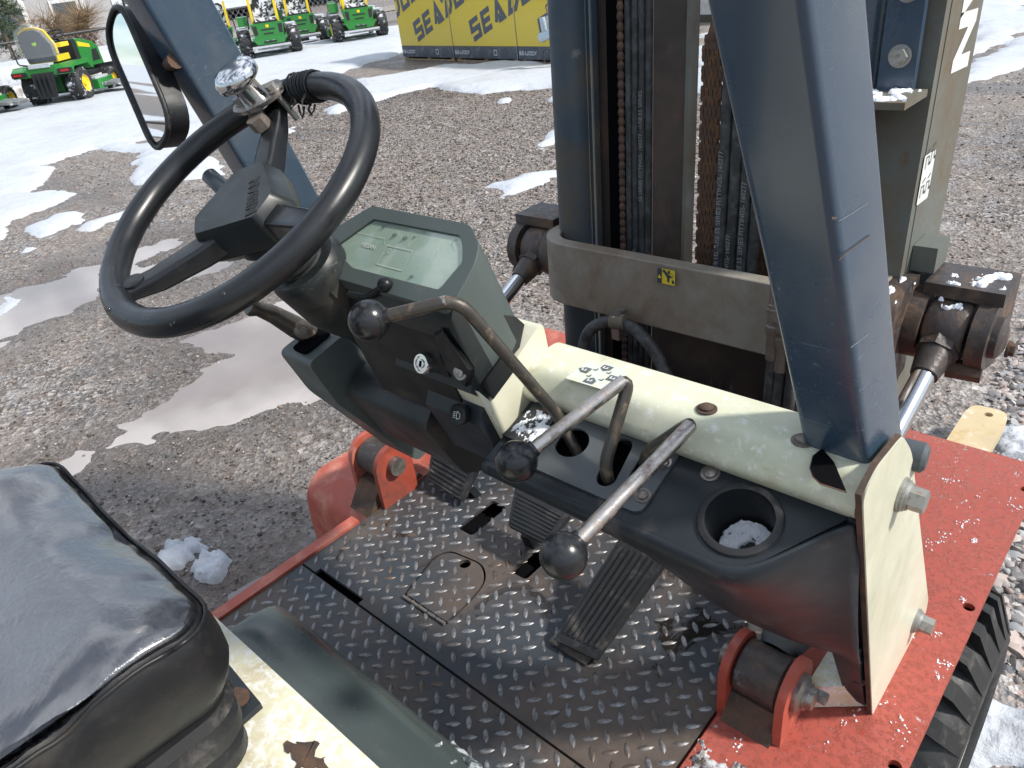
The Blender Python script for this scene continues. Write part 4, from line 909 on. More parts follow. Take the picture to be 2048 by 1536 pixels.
bm = bmesh.new(); screw(bm, PA + Vector((.172, 0, 0)) + pw * .008 + pn * .006, pn, .006); part('screw', bm, RUSTY, 40, fp_)
frost('frost_crust', lambda s, t: (PA + Vector((.139 + .045 * s + .012 * (1 - t), 0, 0)) + pw * (.008 + .054 * t) + pn * .0061, pn), 60, 60, (9, 9), -.02, .002, SNOWBIT, fp_, None, 6)

# levers with ball knobs
BR = .0225
def lever(name_pts, ball_px, ball_depth, mats, r=.0072):
    bc = dp(*ball_px, ball_depth)
    pts = [bc] + name_pts
    lv = part('control_lever', sweep(bmesh.new(), fillet(pts, [0] + [.022] * (len(pts) - 2) + [0], 7), r, 18), mats, 60)
    bm = ball(bmesh.new(), bc, BR, 40); part('ball_knob', bm, KNOB, 180, lv)
    d = (pts[1] - bc).normalized(); part('knob_collar', cyl(bmesh.new(), bc + d * (BR * .80), bc + d * (BR * 1.07), .010, .0092, 18), KNOB, 40, lv); return lv
D1 = BR * 2 * F_PX
def conp(uv_, lift=-.03): return PA + Vector((uv_[0], 0, 0)) + pw * uv_[1] + pn * lift
b1 = conp(G1)
l1 = lever([dp(915, 598, .775), at(1118, 832, 0, .195), b1], (738, 641), .800, DARKROD)
part('chrome_grip', sweep(bmesh.new(), [dp(776, 632, .796), dp(850, 614, .785), dp(895, 603, .778)], [.0076, .0075, .0070], 18), CHROME_WORN, 60, l1)
b2_ = conp(a2); l2 = lever([dp(1262, 750, .80), conp((a2[0] - .004, a2[1] - .004), .012), b2_], (1033, 923), .780, DARKROD)
part('chrome_grip', sweep(bmesh.new(), [dp(1064, 900, .782), dp(1215, 786, .795), dp(1248, 761, .7985)], [.0076, .0075, .0070], 18), CHROME_WORN, 60, l2)
b3_ = conp((a3[0], a3[1] - .01)); l3 = lever([dp(1393, 838, .745), conp((a3[0] - .004, a3[1] - .016), .016), b3_], (1127, 1111), .690, DARKROD)
part('chrome_grip', sweep(bmesh.new(), [dp(1160, 1078, .694), dp(1345, 888, .731), dp(1382, 850, .7385)], [.0076, .0075, .0070], 18), CHROME_WORN, 60, l3)

# black plate painting the dark gap beside the guard leg, over a rusty rim
op = [(1621, 935), (1627, 912), (1645, 898), (1668, 925), (1692, 982), (1642, 966), (1627, 952)]
oc = np.mean(op, 0); part('opening_edge', bev(prism(bmesh.new(), [at(*(oc + (np.array(p) - oc) * 1.06 + np.array((-1, 2))), 2, 1.1322) for p in op], (0, 0, .0006)), 0), RUSTY, 35, cb_)
part('leg_gap_plate', prism(bmesh.new(), [at(*p, 2, 1.1329) for p in op], (0, 0, .0006)), VOID, 35, cb_)
# cream side plate with bolts
pl = round2d([(.744, .622), (.560, 1.095), (.545, 1.135), (.575, 1.147), (.640, 1.142), (.684, 1.098), (.960, .655), (.962, .626)], [.004, .01, .018, .01, .012, .02, .02, .004], 4)
sp2 = part('side_plate', xprism(pl, .535, .5415, .0008, 1), CREAM, 30)
pe = part('chipped_edge', bmesh.new(), RUSTY)
bpy.data.objects.remove(pe)
rim_p = [(.7435, .6215), (.5595, 1.095), (.5445, 1.1355), (.575, 1.1475), (.6405, 1.1425), (.636, 1.138), (.576, 1.1425), (.550, 1.132), (.564, 1.0965), (.748, .6215)]
part('rusty_edge', xprism(rim_p, .5345, .5400, .0005, 1), RUSTY, 30, sp2)
for y, z in ((.672, 1.052), (.893, .672)):
    bm = bmesh.new(); lathe(bm, (.5415, y, z), (.56, y, z), [(0, .0185), (.003, .0185), (.0032, .0165), (.006, .0165), (.0065, .015), (.009, .0145), (.009, .011)], 28); cyl(bm, (.550, y, z), (.5655, y, z), .0128, .0124, 6); part('hex_bolt', bm, BOLT, 30, sp2)
bm = bmesh.new(); lathe(bm, (.527, .71, 1.075), (.552, .712, 1.075), [(0, .016), (.02, .016), (.024, .012), (.025, 0)], 20); part('rear_bolt', bm, NAVY_DULL, 40, sp2)
part('foot_block', bev(prism(bmesh.new(), [(.468, .70, .626), (.533, .752, .626), (.533, .80, .626), (.468, .80, .626)], (0, -.012, .055)), .01, 3), CREAM_WORN)

# ---------------------------------------------------------------- overhead-guard legs
def leg(b, tp, w, d, r=.008):
    """square tube from b to tp: points on its rear right corner; w across x, d along y"""
    b = Vector(b); tp = Vector(tp); dr = (tp - b).normalized(); fy = Vector((1, 0, 0)).cross(dr); fy = -fy if fy.y < 0 else fy
    sec = round2d([(0, 0), (-w, 0), (-w, d), (0, d)], r, 4); bm = bmesh.new()
    A = [bm.verts.new(b + Vector((x, 0, 0)) + fy * y) for x, y in sec]; B = [bm.verts.new(tp + Vector((x, 0, 0)) + fy * y) for x, y in sec]; n = len(A)
    for i in range(n): bm.faces.new((A[i], A[(i + 1) % n], B[(i + 1) % n], B[i]))
    bm.faces.new(A); bm.faces.new(B); return bm
pb_ = at(1745, 985, 0, .5315); pt_ = at(1614, 0, 0, .502); dd = (pt_ - pb_)
part('guard_leg', leg(pb_ - dd * .30, pb_ + dd * 1.45, .062, .078), NAVY, 40)
SP = pb_.copy(); SD = dd.normalized(); SF = Vector((1, 0, 0)).cross(SD)
pb_ = at(560, 320, 0, -.455); q1 = at(629, 398, 0, -.47); l_lo = at(520, 387, 0, -.47); l_hi = at(285, 0, 0, -.445); r_hi = at(410, 0, 0, -.445)
dd = (l_hi - l_lo); w_ = (r_hi - l_hi).length * .9
part('guard_leg', leg(l_lo - dd * 2.0 + Vector((.0, 0, 0)), l_lo + dd * 2.2, .058, .096), NAVY, 40)
# rusty scratches across its right face
def on_face(px, py):
    nn = np.array(SD.cross(SF).normalized()); k = ((np.array(SP) - EYE) @ nn) / (ray(px, py) @ nn); return Vector(EYE + k * ray(px, py)) + Vector((.0006, 0, 0))
for pts_, wd_, mt_ in ((((1678, 545), (1677, 520), (1690, 505), (1738, 470)), 3, RUSTY), (((1676, 442), (1705, 425), (1735, 405)), 1.2, GREYP), (((1700, 695), (1735, 668)), 1.2, GREYP), (((1662, 436), (1672, 436)), 5, RUSTY)):
    bm = bmesh.new()
    for (xa, ya), (xb, yb) in zip(pts_[:-1], pts_[1:]): bm.faces.new([bm.verts.new(on_face(*p)) for p in ((xa, ya - wd_ / 2), (xb, yb - wd_ / 2), (xb, yb + wd_ / 2), (xa, ya + wd_ / 2))])
    part('paint_scratch', bm, mt_, None)
# mirror
mc = [at(x, y, 0, -.56) for x, y in ((212, 38), (262, 60), (362, 285), (318, 268))]
MIR = NT('mirror_glass'); MIR.set(Base_Color=(.82, .84, .85), Metallic=1.0, Roughness=.02); MIR = MIR.m
ctr = at(278, 158, 0, -.55); up = Vector(RW[:, 0] * (232 - 340) + RW[:, 1] * (38 - 288)).normalized(); hh2 = 136 / F_PX * float((np.array(ctr) - EYE) @ RW[:, 2])
vw = (Vector(EYE) - ctr).normalized(); lft = Vector(-RW[:, 0]); nrm = (vw * .60 + lft * .80).normalized(); nrm = (nrm - up * nrm.dot(up)).normalized(); sd = up.cross(nrm).normalized()
sec = round2d([(-.052, -hh2), (.052, -hh2), (.052, hh2), (-.052, hh2)], .046, 7)
def mirr(lo, hi, s): 
    bm = bmesh.new(); A = [bm.verts.new(ctr + sd * (x * s) + up * (y * s) + nrm * lo) for x, y in sec]; B = [bm.verts.new(ctr + sd * (x * s) + up * (y * s) + nrm * hi) for x, y in sec]; n = len(A)
    for i in range(n): bm.faces.new((A[i], A[(i + 1) % n], B[(i + 1) % n], B[i]))
    bm.faces.new(A[::-1]); bm.faces.new(B); return bm
mh = part('mirror_housing', bev(mirr(-.030, 0, 1), .004), BLACKPL, 40)
part('mirror_glass', mirr(-.002, .0008, .90), MIR, 30, mh)
lp = [ctr + sd * (x * .96) + up * (y * .99) + nrm * .002 for x, y in sec]; part('mirror_rim', sweep(bmesh.new(), lp + lp[:1], .0042, 8), RUBBER, 60, mh)
part('mirror_arm', sweep(bmesh.new(), [at(305, 152, 0, -.555), at(330, 135, 0, -.52), at(352, 120, 0, -.46)], [.010, .008, .012], 10), RUSTY, 60, mh)
# ---------------------------------------------------------------- instrument binnacle on its cream column
SA = math.radians(40); DO = Vector((0, .567, 1.275)); dw = Vector((0, math.cos(SA), math.sin(SA))); dn = Vector((0, -math.sin(SA), math.cos(SA)))
def dpl(u, w, h=0): return DO + Vector((u, 0, 0)) + dw * w + dn * h
_before = set(bpy.data.objects)
fr = round2d([(-.135, .031), (.052, .031), (.082, .008), (.09, -.015), (.088, -.080), (-.20, -.080), (-.205, -.03)], [.012, .012, .01, .01, .012, .01, .012], 4)
scr = round2d([(-.118, .012), (.045, .0135), (.056, .004), (.070, -.018), (.056, -.058), (-.108, -.060), (-.165, -.040)], .004, 3)
bm = bmesh.new(); sw = Vector((0, .050, -.128)); B0 = [bm.verts.new(dpl(u, w)) for u, w in fr]; B1 = [bm.verts.new(dpl(u, w) + sw) for u, w in fr]; n = len(fr)
for i in range(n): bm.faces.new((B0[i], B0[(i + 1) % n], B1[(i + 1) % n], B1[i]))
bm.faces.new(B1)
S0 = [bm.verts.new(dpl(u, w)) for u, w in scr]; S1 = [bm.verts.new(dpl(u, w, -.005)) for u, w in scr]; m = len(scr)
es = [bm.edges.get((B0[i], B0[(i + 1) % n])) for i in range(n)] + [bm.edges.new((S0[i], S0[(i + 1) % m])) for i in range(m)]
bmesh.ops.triangle_fill(bm, use_beauty=True, edges=es)
for i in range(m): bm.faces.new((S0[i], S0[(i + 1) % m], S1[(i + 1) % m], S1[i]))
bn = part('instrument_binnacle', bm, GREYPL, 40); mods(bn, bevel=.0025)
t = NT('lcd_glass'); sm = t.ramp(t.noise(14, 6, .6, dist=.6), [(.52, 0), (.62, .5)])
t.set(Base_Color=t.mix(sm, (.26, .34, .275), (.40, .46, .41)), Roughness=t.mix(sm, .06, .35), Coat_Weight=.6, Coat_Roughness=.03, Normal=t.bump(t.ramp(t.noise(40, 3), [(.62, 0), (.66, 1)]), .2, .002))
bm = bmesh.new(); bm.faces.new([bm.verts.new(dpl(u, w, -.0035)) for u, w in scr]); sc_ = part('display', bm, t.m, None, bn)
pw2 = M('pale_print', (.42, .47, .43), .5, 0, .1, 60)
flat('display_lines', stroke([(-.07, -.046), (-.02, -.046), (-.02, -.018), (-.07, -.018)], .0012, True) + stroke([(-.15, -.010), (-.08, -.010), (-.075, -.018)], .0007) + stroke([(-.062, -.028), (-.058, -.028), (-.058, -.022), (-.062, -.022)], .0009, True), DO, (1, 0, 0), dw, pw2, sc_, -.0026)
text('display_name', 'NISSAN', .0085, dpl(-.118, -.028, -.0028), (1, 0, 0), dw, pw2, sc_, off=.0002, extrude=.0001)
bm = bmesh.new()
for u, w, r in ((-.066, -.002, .004), (-.045, -.003, .004), (-.094, .006, .003), (-.03, .001, .002), (.0, -.05, .003)): ball(bm, dpl(u, w, -.003), r, 12, (1, 1, .5))
part('water_drops', bm, WATER, 180, sc_, kind='stuff')
low = [(.512, 1.224), (.502, 1.205), (.503, 1.198), (.530, 1.140), (.518, 1.108), (.542, 1.085), (.585, 1.118), (.612, 1.128), (.626, 1.155), (.612, 1.172), (.56, 1.20)]
part('binnacle_side', xprism(low, -.055, .0885, .004, 2), DARKPL, 40, bn)
part('front_cover', xprism([(.512, 1.220), (.512, 1.15), (.545, 1.03), (.60, 1.0), (.61, 1.15)], -.14, .05, .006, 2), BLACKPL, 40)
crc = round2d([(.525, 1.110), (.545, 1.082), (.59, 1.115), (.615, 1.128), (.655, 1.150), (.662, 1.10), (.645, .97), (.568, .985)], [.004, .004, .004, .004, .015, .02, .01, .01], 4)
part('cream_column', xprism(crc, -.01, .0935, .004, 2), CREAM, 40)
qp = [at(x, y, 0, .0945) for x, y in ((963, 769), (1011, 701), (1036, 728), (984, 798))]
bm = bev(prism(bmesh.new(), qp, (.002, 0, 0)), .0007, 1); part('rubber_pad', bm, BLACKPL, 35)
part('switch_panel', xprism([(.535, 1.078), (.525, 1.055), (.560, .968), (.60, .97), (.60, 1.075)], -.015, .088, .004, 2), PANEL, 40)
SEATING = Matrix.Translation((.045, 0, .102)) @ Matrix.Scale(.935, 4)          # the binnacle group is a little smaller and stands nearer the driver
for o in set(bpy.data.objects) - _before: o.data.transform(SEATING)
# column lower cowl with switches
p0 = at(700, 740, 0, -.12)
lowc = round2d([(.545, 1.068), (.520, 1.060), (.500, 1.035), (.555, .925), (.605, .905), (.64, .94), (.64, 1.05)], [.01, .008, .012, .02, .02, .01, .01], 4)
part('column_boot', xprism(lowc, -.165, .005, .010, 3), DARKPL, 45)
yf = .476; fb_ = [at(x, y, 1, yf + dy_) for x, y, dy_ in ((866, 668, 0), (886, 650, 0), (950, 738, .012), (942, 792, .03), (890, 745, .02))]
ft_ = [at(x, y, 1, yf - .014 + dy_) for x, y, dy_ in ((873, 672, 0), (886, 662, 0), (936, 740, .008), (930, 770, .02), (893, 735, .012))]
bm = bmesh.new(); A_ = [bm.verts.new(p) for p in fb_]; B_ = [bm.verts.new(p) for p in ft_]
for i in range(5): bm.faces.new((A_[i], A_[(i + 1) % 5], B_[(i + 1) % 5], B_[i]))
bm.faces.new(B_); part('deflector_fin', bev(bm, .003, 2), BLACKPL, 45)
kc = at(846, 727, 1, .470); kd = Vector((0, -.88, .35)).normalized()
ks = part('key_switch', lathe(bmesh.new(), kc - kd * .022, kc + kd, [(0, .0115), (.018, .0115), (.0185, .0125), (.024, .0125), (.026, .0115), (.026, .009), (.0245, .0088), (.0245, .0055), (.026, .005), (.0262, 0)], 28), CHROME, 40)
bm = bbox((-.0009, -.0035, 0), (.0009, .0035, .0012), .0002); m4k = Vector((0, 0, 1)).rotation_difference(kd).to_matrix().to_4x4(); bm.transform(Matrix.Translation(kc + kd * .0042) @ m4k); part('keyhole', bm, VOID, 35, ks)
lc_ = at(914, 830, 1, .482)
ls = part('light_switch', lathe(bmesh.new(), lc_ - kd * .022, lc_ + kd, [(0, .006), (.010, .006), (.0105, .0115), (.016, .0135), (.0215, .0135), (.023, .012), (.0222, .0105), (.0222, 0)], 28), BLACKPL, 40)
lx = Vector((1, 0, 0)); ly = kd.cross(lx); ly = -ly if ly.z < 0 else ly
flat('headlamp_symbol', stroke([(.000, .0045), (.003, .0042), (.0055, .002), (.0055, -.002), (.003, -.0042), (.000, -.0045)], .0008, True) + sum([stroke([(-.002, k * .0022), (-.006, k * .0022 - .001)], .0007) for k in (-1.5, -.5, .5, 1.5)], []), lc_ + kd * .0004, lx, ly, WHITEP, ls, .0004)
bm = bmesh.new(); screw(bm, at(921, 742, 1, .476), kd, .0070); part('screw', bm, BOLT, 40)
# storage pocket and parking brake handle at the left of the column
pk = [at(x, y, 0, -.20) for x, y in ((600, 722), (672, 662), (700, 690), (860, 872), (820, 915), (660, 800))]
pkp = round2d([(v.y, v.z) for v in pk], .012, 4)
po = part('storage_pocket', xprism(pkp, -.255, -.18, .010, 3), GREYPL, 45)
a = pk[0].lerp(pk[1], .14); b = pk[0].lerp(pk[1], .90); a.x = b.x = -.205
sn_ = (b - a).normalized(); bm = bmesh.new(); sec = round2d([(0, -.018), ((b - a).length * .95, -.018), ((b - a).length * .95, .018), (0, .018)], .008, 3); nn = Vector((-0.0, -sn_.z, sn_.y))
prism(bm, [a + sn_ * (u + .002) + Vector((v - .012, 0, 0)) + nn * .004 for u, v in sec], -nn * .003); part('pocket_dark_plate', bm, VOID, 35, po)  # black plate stands for the dark inside the pocket
ha, hb, hc_ = at(497, 612, 0, -.25), at(545, 628, 0, -.245), at(655, 690, 0, -.235)
bm = sweep(bmesh.new(), [ha, ha.lerp(hb, .15), ha.lerp(hb, .4), hb, hb.lerp(hc_, .4), hc_], [.012, .0135, .010, .013, .0165, .0145], 14)
bh = part('parking_brake_lever', bm, DARKROD, 60)
bm = bmesh.new(); hexbolt(bm, at(607, 659, 0, -.222), (.8, -.5, .3), .0065, .006, .0135, .003); part('lever_bolt', bm, STEEL, 30, bh)

# ---------------------------------------------------------------- steering column and wheel
WC = Vector((-.118, .398, 1.366)); WT = math.radians(30.5); wnn = Vector((0, -math.sin(WT), math.cos(WT))); ww = Vector((0, math.cos(WT), math.sin(WT))); wx = Vector((1, 0, 0))
def wl(u, v, h=0): return WC + wx * u + ww * v + wnn * h
part('column_tube', cyl(bmesh.new(), WC - wnn * .19, WC - wnn * .40, .0285, n=32), BLACKPL, 40)
cv = part('column_cover', lathe(bmesh.new(), WC - wnn * .118, WC - wnn * .3, [(0, .024), (-.004, .030), (-.003, .046), (.002, .0495), (.008, .051), (.07, .049), (.085, .046), (.118, .034), (.118, .0)], 36), DARKPL, 40)
part('cover_collar', lathe(bmesh.new(), WC - wnn * .088, WC - wnn * .13, [(0, .02), (.002, .033), (.006, .036), (.018, .036), (.020, .030), (.024, .0295), (.03, .036), (.034, .036), (.036, .02)], 32), RUBBER, 40)
part('boss_ring', lathe(bmesh.new(), WC - wnn * .1205, WC - wnn * .2, [(-.004, .030), (-.0055, .044), (-.003, .0465)], 36), M('dusty_tan', (.28, .21, .13), .7), 60)
bx_ = wl(.036, .0, -.17); sg = part('signal_housing', bev(box(bmesh.new(), (-.014, -.022, -.028), (.014, .022, .022), Matrix.Translation(wl(.036, .006, -.165)) @ Matrix.Rotation(WT, 4, 'X')),   .008, 3), DARKPL, 45)
s0 = dp(698, 588, .90); s1_ = dp(735, 596, .885); s2_ = dp(770, 570, .862)
part('signal_lever', sweep(bmesh.new(), fillet([s0, s1_, s2_], .02, 5), [.0042] * 8 + [.0056], 12), BLACKPL, 60, sg); part('signal_knob', ball(bmesh.new(), s2_, .0092, 16), BLACKPL, 180, sg)
# rim, spokes, pad
RR, RT = .175, .0158
bm = bmesh.new(); N1, N2 = 96, 20; V = []
for i in range(N1):
    a = 2 * math.pi * i / N1; row = []
    for j in range(N2):
        b = 2 * math.pi * j / N2; rt = RT * (1 + (.05 * (.5 + .5 * math.cos(a * 24)) if math.cos(b) < -.5 else 0))
        row.append(bm.verts.new(wl(math.cos(a) * (RR + rt * math.cos(b)), math.sin(a) * (RR + rt * math.cos(b)), RT * math.sin(b))))
    V.append(row)
for i in range(N1):
    for j in range(N2): bm.faces.new((V[i][j], V[(i + 1) % N1][j], V[(i + 1) % N1][(j + 1) % N2], V[i][(j + 1) % N2]))
wh = part('steering_wheel', bm, WHEELPL, 180)
def spoke(ang):
    d = Vector((math.cos(ang), math.sin(ang))); e = Vector((-d.y, d.x)); rows = []
    for r, hw, h, th in ((.03, .021, -.030, .028), (.075, .018, -.026, .025), (.13, .016, -.016, .021), (.158, .016, -.006, .016), (.174, .018, -.001, .012)):
        sec = round2d([(-hw, -th / 2), (hw, -th / 2), (hw * .8, th / 2), (-hw * .8, th / 2)], .005, 3)
        rows.append([wl(d.x * r + e.x * s, d.y * r + e.y * s, h + k) for s, k in sec])
    bm = bmesh.new(); VV = [[bm.verts.new(p) for p in r] for r in rows]; n = len(VV[0])
    for p, q in zip(VV[:-1], VV[1:]):
        for k in range(n): bm.faces.new((p[k], p[(k + 1) % n], q[(k + 1) % n], q[k]))
    return bm
for ang in (math.radians(119), math.radians(247), math.radians(-2)):
    part('spoke', spoke(ang), WHEELPL, 50, wh)
a = math.radians(247); rd = wx * math.cos(a) + ww * math.sin(a); cn_ = (wnn * .97 - rd * .24).normalized(); c0 = WC + rd * .150 + wnn * .0008
part('spoke_cap', lathe(bmesh.new(), c0 - cn_ * .003, c0 + cn_, [(0, .0128), (.0038, .0126), (.0044, .0115), (.0044, 0)], 28), WHEELPL, 40, wh)
top = [(-.052, -.037), (-.048, .036), (-.012, .056), (.052, .016), (.055, -.018), (-.026, -.058)]
bot = [(-.060, -.044), (-.054, .042), (-.010, .066), (.062, .024), (.064, -.022), (-.030, -.067)]
def hexloft(levels):
    bm = bmesh.new(); R = [[bm.verts.new(wl(u, v, h)) for u, v in round2d(p, .006, 3)] for p, h in levels]; n = len(R[0])
    for p, q in zip(R[:-1], R[1:]):
        for k in range(n): bm.faces.new((p[k], p[(k + 1) % n], q[(k + 1) % n], q[k]))
    bm.faces.new(R[-1]); bm.faces.new(R[0][::-1]); return bm
sc2 = lambda P, s: [(u * s, v * s) for u, v in P]
pad = part('horn_pad', hexloft([(sc2(bot, .8), -.058), (sc2(bot, .99), -.046), (bot, -.026), (sc2(top, 1.04), -.0075), (sc2(top, 1.0), -.004)]), DARKPL, 35, wh)
part('hub_boss', lathe(bmesh.new(), WC - wnn * .05, WC - wnn * .10, [(0, .045), (.01, .045), (.02, .035), (.045, .032)], 28), BLACKPL, 40, wh)
text('maker_letters', 'NISSAN', .019, wl(.052, -.012, -.0036), (-.70, .714 * math.cos(WT), .714 * math.sin(WT)), (-.714, -.70 * math.cos(WT), -.70 * math.sin(WT)), M('pad_letters', (.012, .014, .014), .6), wh, off=.0008, extrude=.0004)
# spinner knob clamped on the rim
ka = (-.078, .128)
kl = part('spinner_knob', lathe(bmesh.new(), wl(*ka, .0), wl(*ka, .2), [(.010, .0155), (.014, .0165), (.040, .0150), (.042, .0165), (.044, .023), (.047, .0275), (.052, .029), (.0585, .0275), (.064, .022), (.067, .012), (.0678, 0)], 40), CHROME, 180)
bm = bmesh.new(); d_ = Vector((ka[0], ka[1])).normalized(); e_ = Vector((-d_.y, d_.x))
pts = round2d([(-.036, -.014), (-.014, -.024), (.014, -.024), (.036, -.012), (.040, .008), (.024, .022), (-.024, .022), (-.040, .006)], .008, 3)
prism(bm, [wl(ka[0] + d_.x * (q + .006) + e_.x * p, ka[1] + d_.y * (q + .006) + e_.y * p, .014) for p, q in pts], wnn * .005); bev(bm, .0015, 2)
cl_ = part('knob_clamp', bm, CHROME_WORN, 40, kl)
for p, q in ((-.026, .004), (.027, .008)):
    c = wl(ka[0] + d_.x * q + e_.x * p, ka[1] + d_.y * q + e_.y * p, .019); bm = bmesh.new(); hexbolt(bm, c, wnn, .0066, .0065, .0085, .0015); cyl(bm, c - wnn * .045, c, .004, n=10); part('clamp_bolt', bm, BOLT, 30, kl)
bm = bmesh.new(); cyl(bm, wl(-.070, .108, -.006), wl(-.070, .108, .010), .0125, n=6); part('clamp_nut', bm, STEEL, 30, kl)
a0 = math.radians(106); bm = bmesh.new()
for k in range(16):
    a = a0 - k * .0125 + random.uniform(-.006, .006); rr = RT + random.uniform(.0006, .003); ring = []
    for j in range(15):
        b = 2 * math.pi * j / 14; ring.append(wl(math.cos(a + .03 * math.sin(b)) * (RR + rr * math.cos(b)), math.sin(a + .03 * math.sin(b)) * (RR + rr * math.cos(b)), rr * math.sin(b)))
    sweep(bm, ring, .0013, 5)
for k in range(9):
    a = a0 - random.uniform(0, .2); p = wl(math.cos(a) * (RR - .02), math.sin(a) * (RR - .02), random.uniform(-.014, .008)); sweep(bm, [p, p + Vector((random.uniform(-.004, .012), -.006, -.006)), p + Vector((random.uniform(-.004, .02), -.01, -.012))], [.0016, .0012, .0005], 5)
part('tape_wrap', bm, BLACKPL, 60, kl)
# direction lever behind the wheel
a, b = dp(414, 347, .985), wl(-.03, .01, -.14)
dl = part('direction_lever', sweep(bmesh.new(), [a.lerp(b, .30), b], .006, 12), BLACKPL, 60); part('lever_grip', lathe(bmesh.new(), a, b, [(0, 0), (.0005, .008), (.003, .0105), (.03, .0115), (.075, .0105), (.08, .006)], 24), M('grey_grip', (.10, .12, .135), .3), 60, dl)
# water beads under the rim and pad
bm = bmesh.new()
for k in range(46):
    a = random.uniform(math.radians(185), math.radians(330)); b = random.choice((-2.0, -1.6, -1.2, 2.6, .8)) + random.uniform(-.3, .3)
    p = wl(math.cos(a) * (RR + RT * math.cos(b)), math.sin(a) * (RR + RT * math.cos(b)), RT * math.sin(b)); ball(bm, p, random.uniform(.0012, .0030), 8, (1, 1, 1.25))
part('water_beads', bm, WATER, 180, wh, kind='stuff')

# ---------------------------------------------------------------- pedals
def pedal(quad, th, nr, name='brake_pedal', along=0):
    q = [Vector(p) for p in quad]; n = (q[1] - q[0]).cross(q[3] - q[0]).normalized(); n = n if n.dot(Vector(EYE) - q[0]) > 0 else -n
    p_ = part(name, bev(prism(bmesh.new(), [v - n * th for v in q], n * th), .006, 3), RUBBER, 40)
    rb = bmesh.new()
    for k in range(nr):
        t0 = (k + .22) / nr * .88 + .06; t1 = (k + .78) / nr * .88 + .06
        e = (lambda s, t_: q[0].lerp(q[1], s).lerp(q[3].lerp(q[2], s), t_)) if not along else (lambda s, t_: q[0].lerp(q[1], t_).lerp(q[3].lerp(q[2], t_), s))
        prism(rb, [e(.08, t0) - n * .001, e(.92, t0) - n * .001, e(.92, t1) - n * .001, e(.08, t1) - n * .001], n * .0035)
    part('rubber_rib', bev(rb, .0008, 1), RUBBER, 40, p_, kind='stuff'); return p_, n, q
p1, n1_, q1_ = pedal([at(866, 884, 1, .80), at(956, 932, 1, .80), at(922, 1000, 1, .735), at(854, 957, 1, .735)], .014, 7)
bm = prism(bmesh.new(), [at(926, 985, 1, .765), at(942, 985, 1, .765), at(990, 1040, 1, .80), at(972, 1055, 1, .80)], (0, .014, .004)); part('pedal_arm', bm, BLACKPL, 35, p1)
p2, n2_, q2_ = pedal([at(1030, 974, 1, .76), at(1138, 1030, 1, .76), at(1092, 1088, 1, .70), at(1016, 1050, 1, .70)], .014, 8)
bm = prism(bmesh.new(), [at(1040, 1072, 1, .72), at(1056, 1076, 1, .72), at(1082, 1120, 1, .735), at(1066, 1124, 1, .735)], (0, .014, .004)); part('pedal_arm', bm, BLACKPL, 35, p2)
p3, n3_, q3_ = pedal([at(1243, 1070, 2, .735), at(1338, 1112, 2, .735), at(1190, 1318, 2, .640), at(1108, 1279, 2, .640)], .014, 7, 'accelerator_pedal', 1)
part('pedal_hinge', bev(prism(bmesh.new(), [at(1098, 1285, 2, .623), at(1120, 1262, 2, .623), at(1190, 1305, 2, .623), at(1172, 1332, 2, .623)], (0, 0, .004)), .001), STEEL, 35, p3)
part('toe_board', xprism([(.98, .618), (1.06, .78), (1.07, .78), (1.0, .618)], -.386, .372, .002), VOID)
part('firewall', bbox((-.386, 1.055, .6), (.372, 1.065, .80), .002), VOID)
hk = at(1386, 1172, 1, .66); part('hanging_hook', sweep(bmesh.new(), spline([hk + Vector((0, 0, .03)), hk, hk + Vector((.008, 0, -.008)), hk + Vector((.014, 0, .004))], 5), .003, 8), RUSTY, 60)

# ---------------------------------------------------------------- seat, hood
def rrect(cx_, cy_, hx, hy, r, n=8):
    o = []
    for sx, sy, a0 in ((1, 1, 0), (-1, 1, 90), (-1, -1, 180), (1, -1, 270)):
        for k in range(n + 1): a = math.radians(a0 + 90 * k / n); o.append((cx_ + sx * (hx - r) + r * math.cos(a), cy_ + sy * (hy - r) + r * math.sin(a)))
    return o
VIN = NT('cracked_vinyl'); t = VIN
cr_ = t.vor(95, 'DISTANCE_TO_EDGE'); wv = t.noise(6, 5, .5, dist=2.0); st_ = t.n('ShaderNodeMapping'); st_.inputs['Scale'].default_value = (60, 190, 60); st_.inputs['Rotation'].default_value = (0, 0, .5); t.l(t.tc.outputs['Object'], st_.inputs[0])
fib = t.noise(1.0, 5, .6, st_.outputs[0])
t.set(Base_Color=t.mix(t.ramp(t.noise(4, 6), [(.5, 0), (.7, .5)]), (.016, .017, .021), (.06, .055, .05)), Roughness=t.ramp(t.noise(9, 5), [(.35, .14), (.7, .30)]), Specular_IOR_Level=.8, Coat_Weight=1.0, Coat_IOR=2.2, Coat_Roughness=.20,
      Normal=t.bump(cr_.outputs[0], .5, .0012, t.bump(fib, .6, .003, t.bump(wv, .22, .008)))); t.l(t.bump(fib, .12, .0015, t.bump(wv, .25, .008)), t.b.inputs['Coat Normal']); VIN = t.m
def resample(P, n):
    Q = P + P[:1]; L = [0]
    for a, b in zip(Q[:-1], Q[1:]): L.append(L[-1] + math.hypot(b[0] - a[0], b[1] - a[1]))
    t_ = np.linspace(0, L[-1], n, endpoint=False); return list(zip(np.interp(t_, L, [p[0] for p in Q]), np.interp(t_, L, [p[1] for p in Q])))
SCX, SCY, SHX, SHY = -.138, -.135, .238, .297
def seatloft(levels, r=.052, n=200):
    rows = []
    for z, ins in levels: rows.append([(x, y, z) for x, y in resample(rrect(SCX, SCY, SHX - ins, SHY - ins, max(.012, r - ins * .5), 8), n)])
    return rows
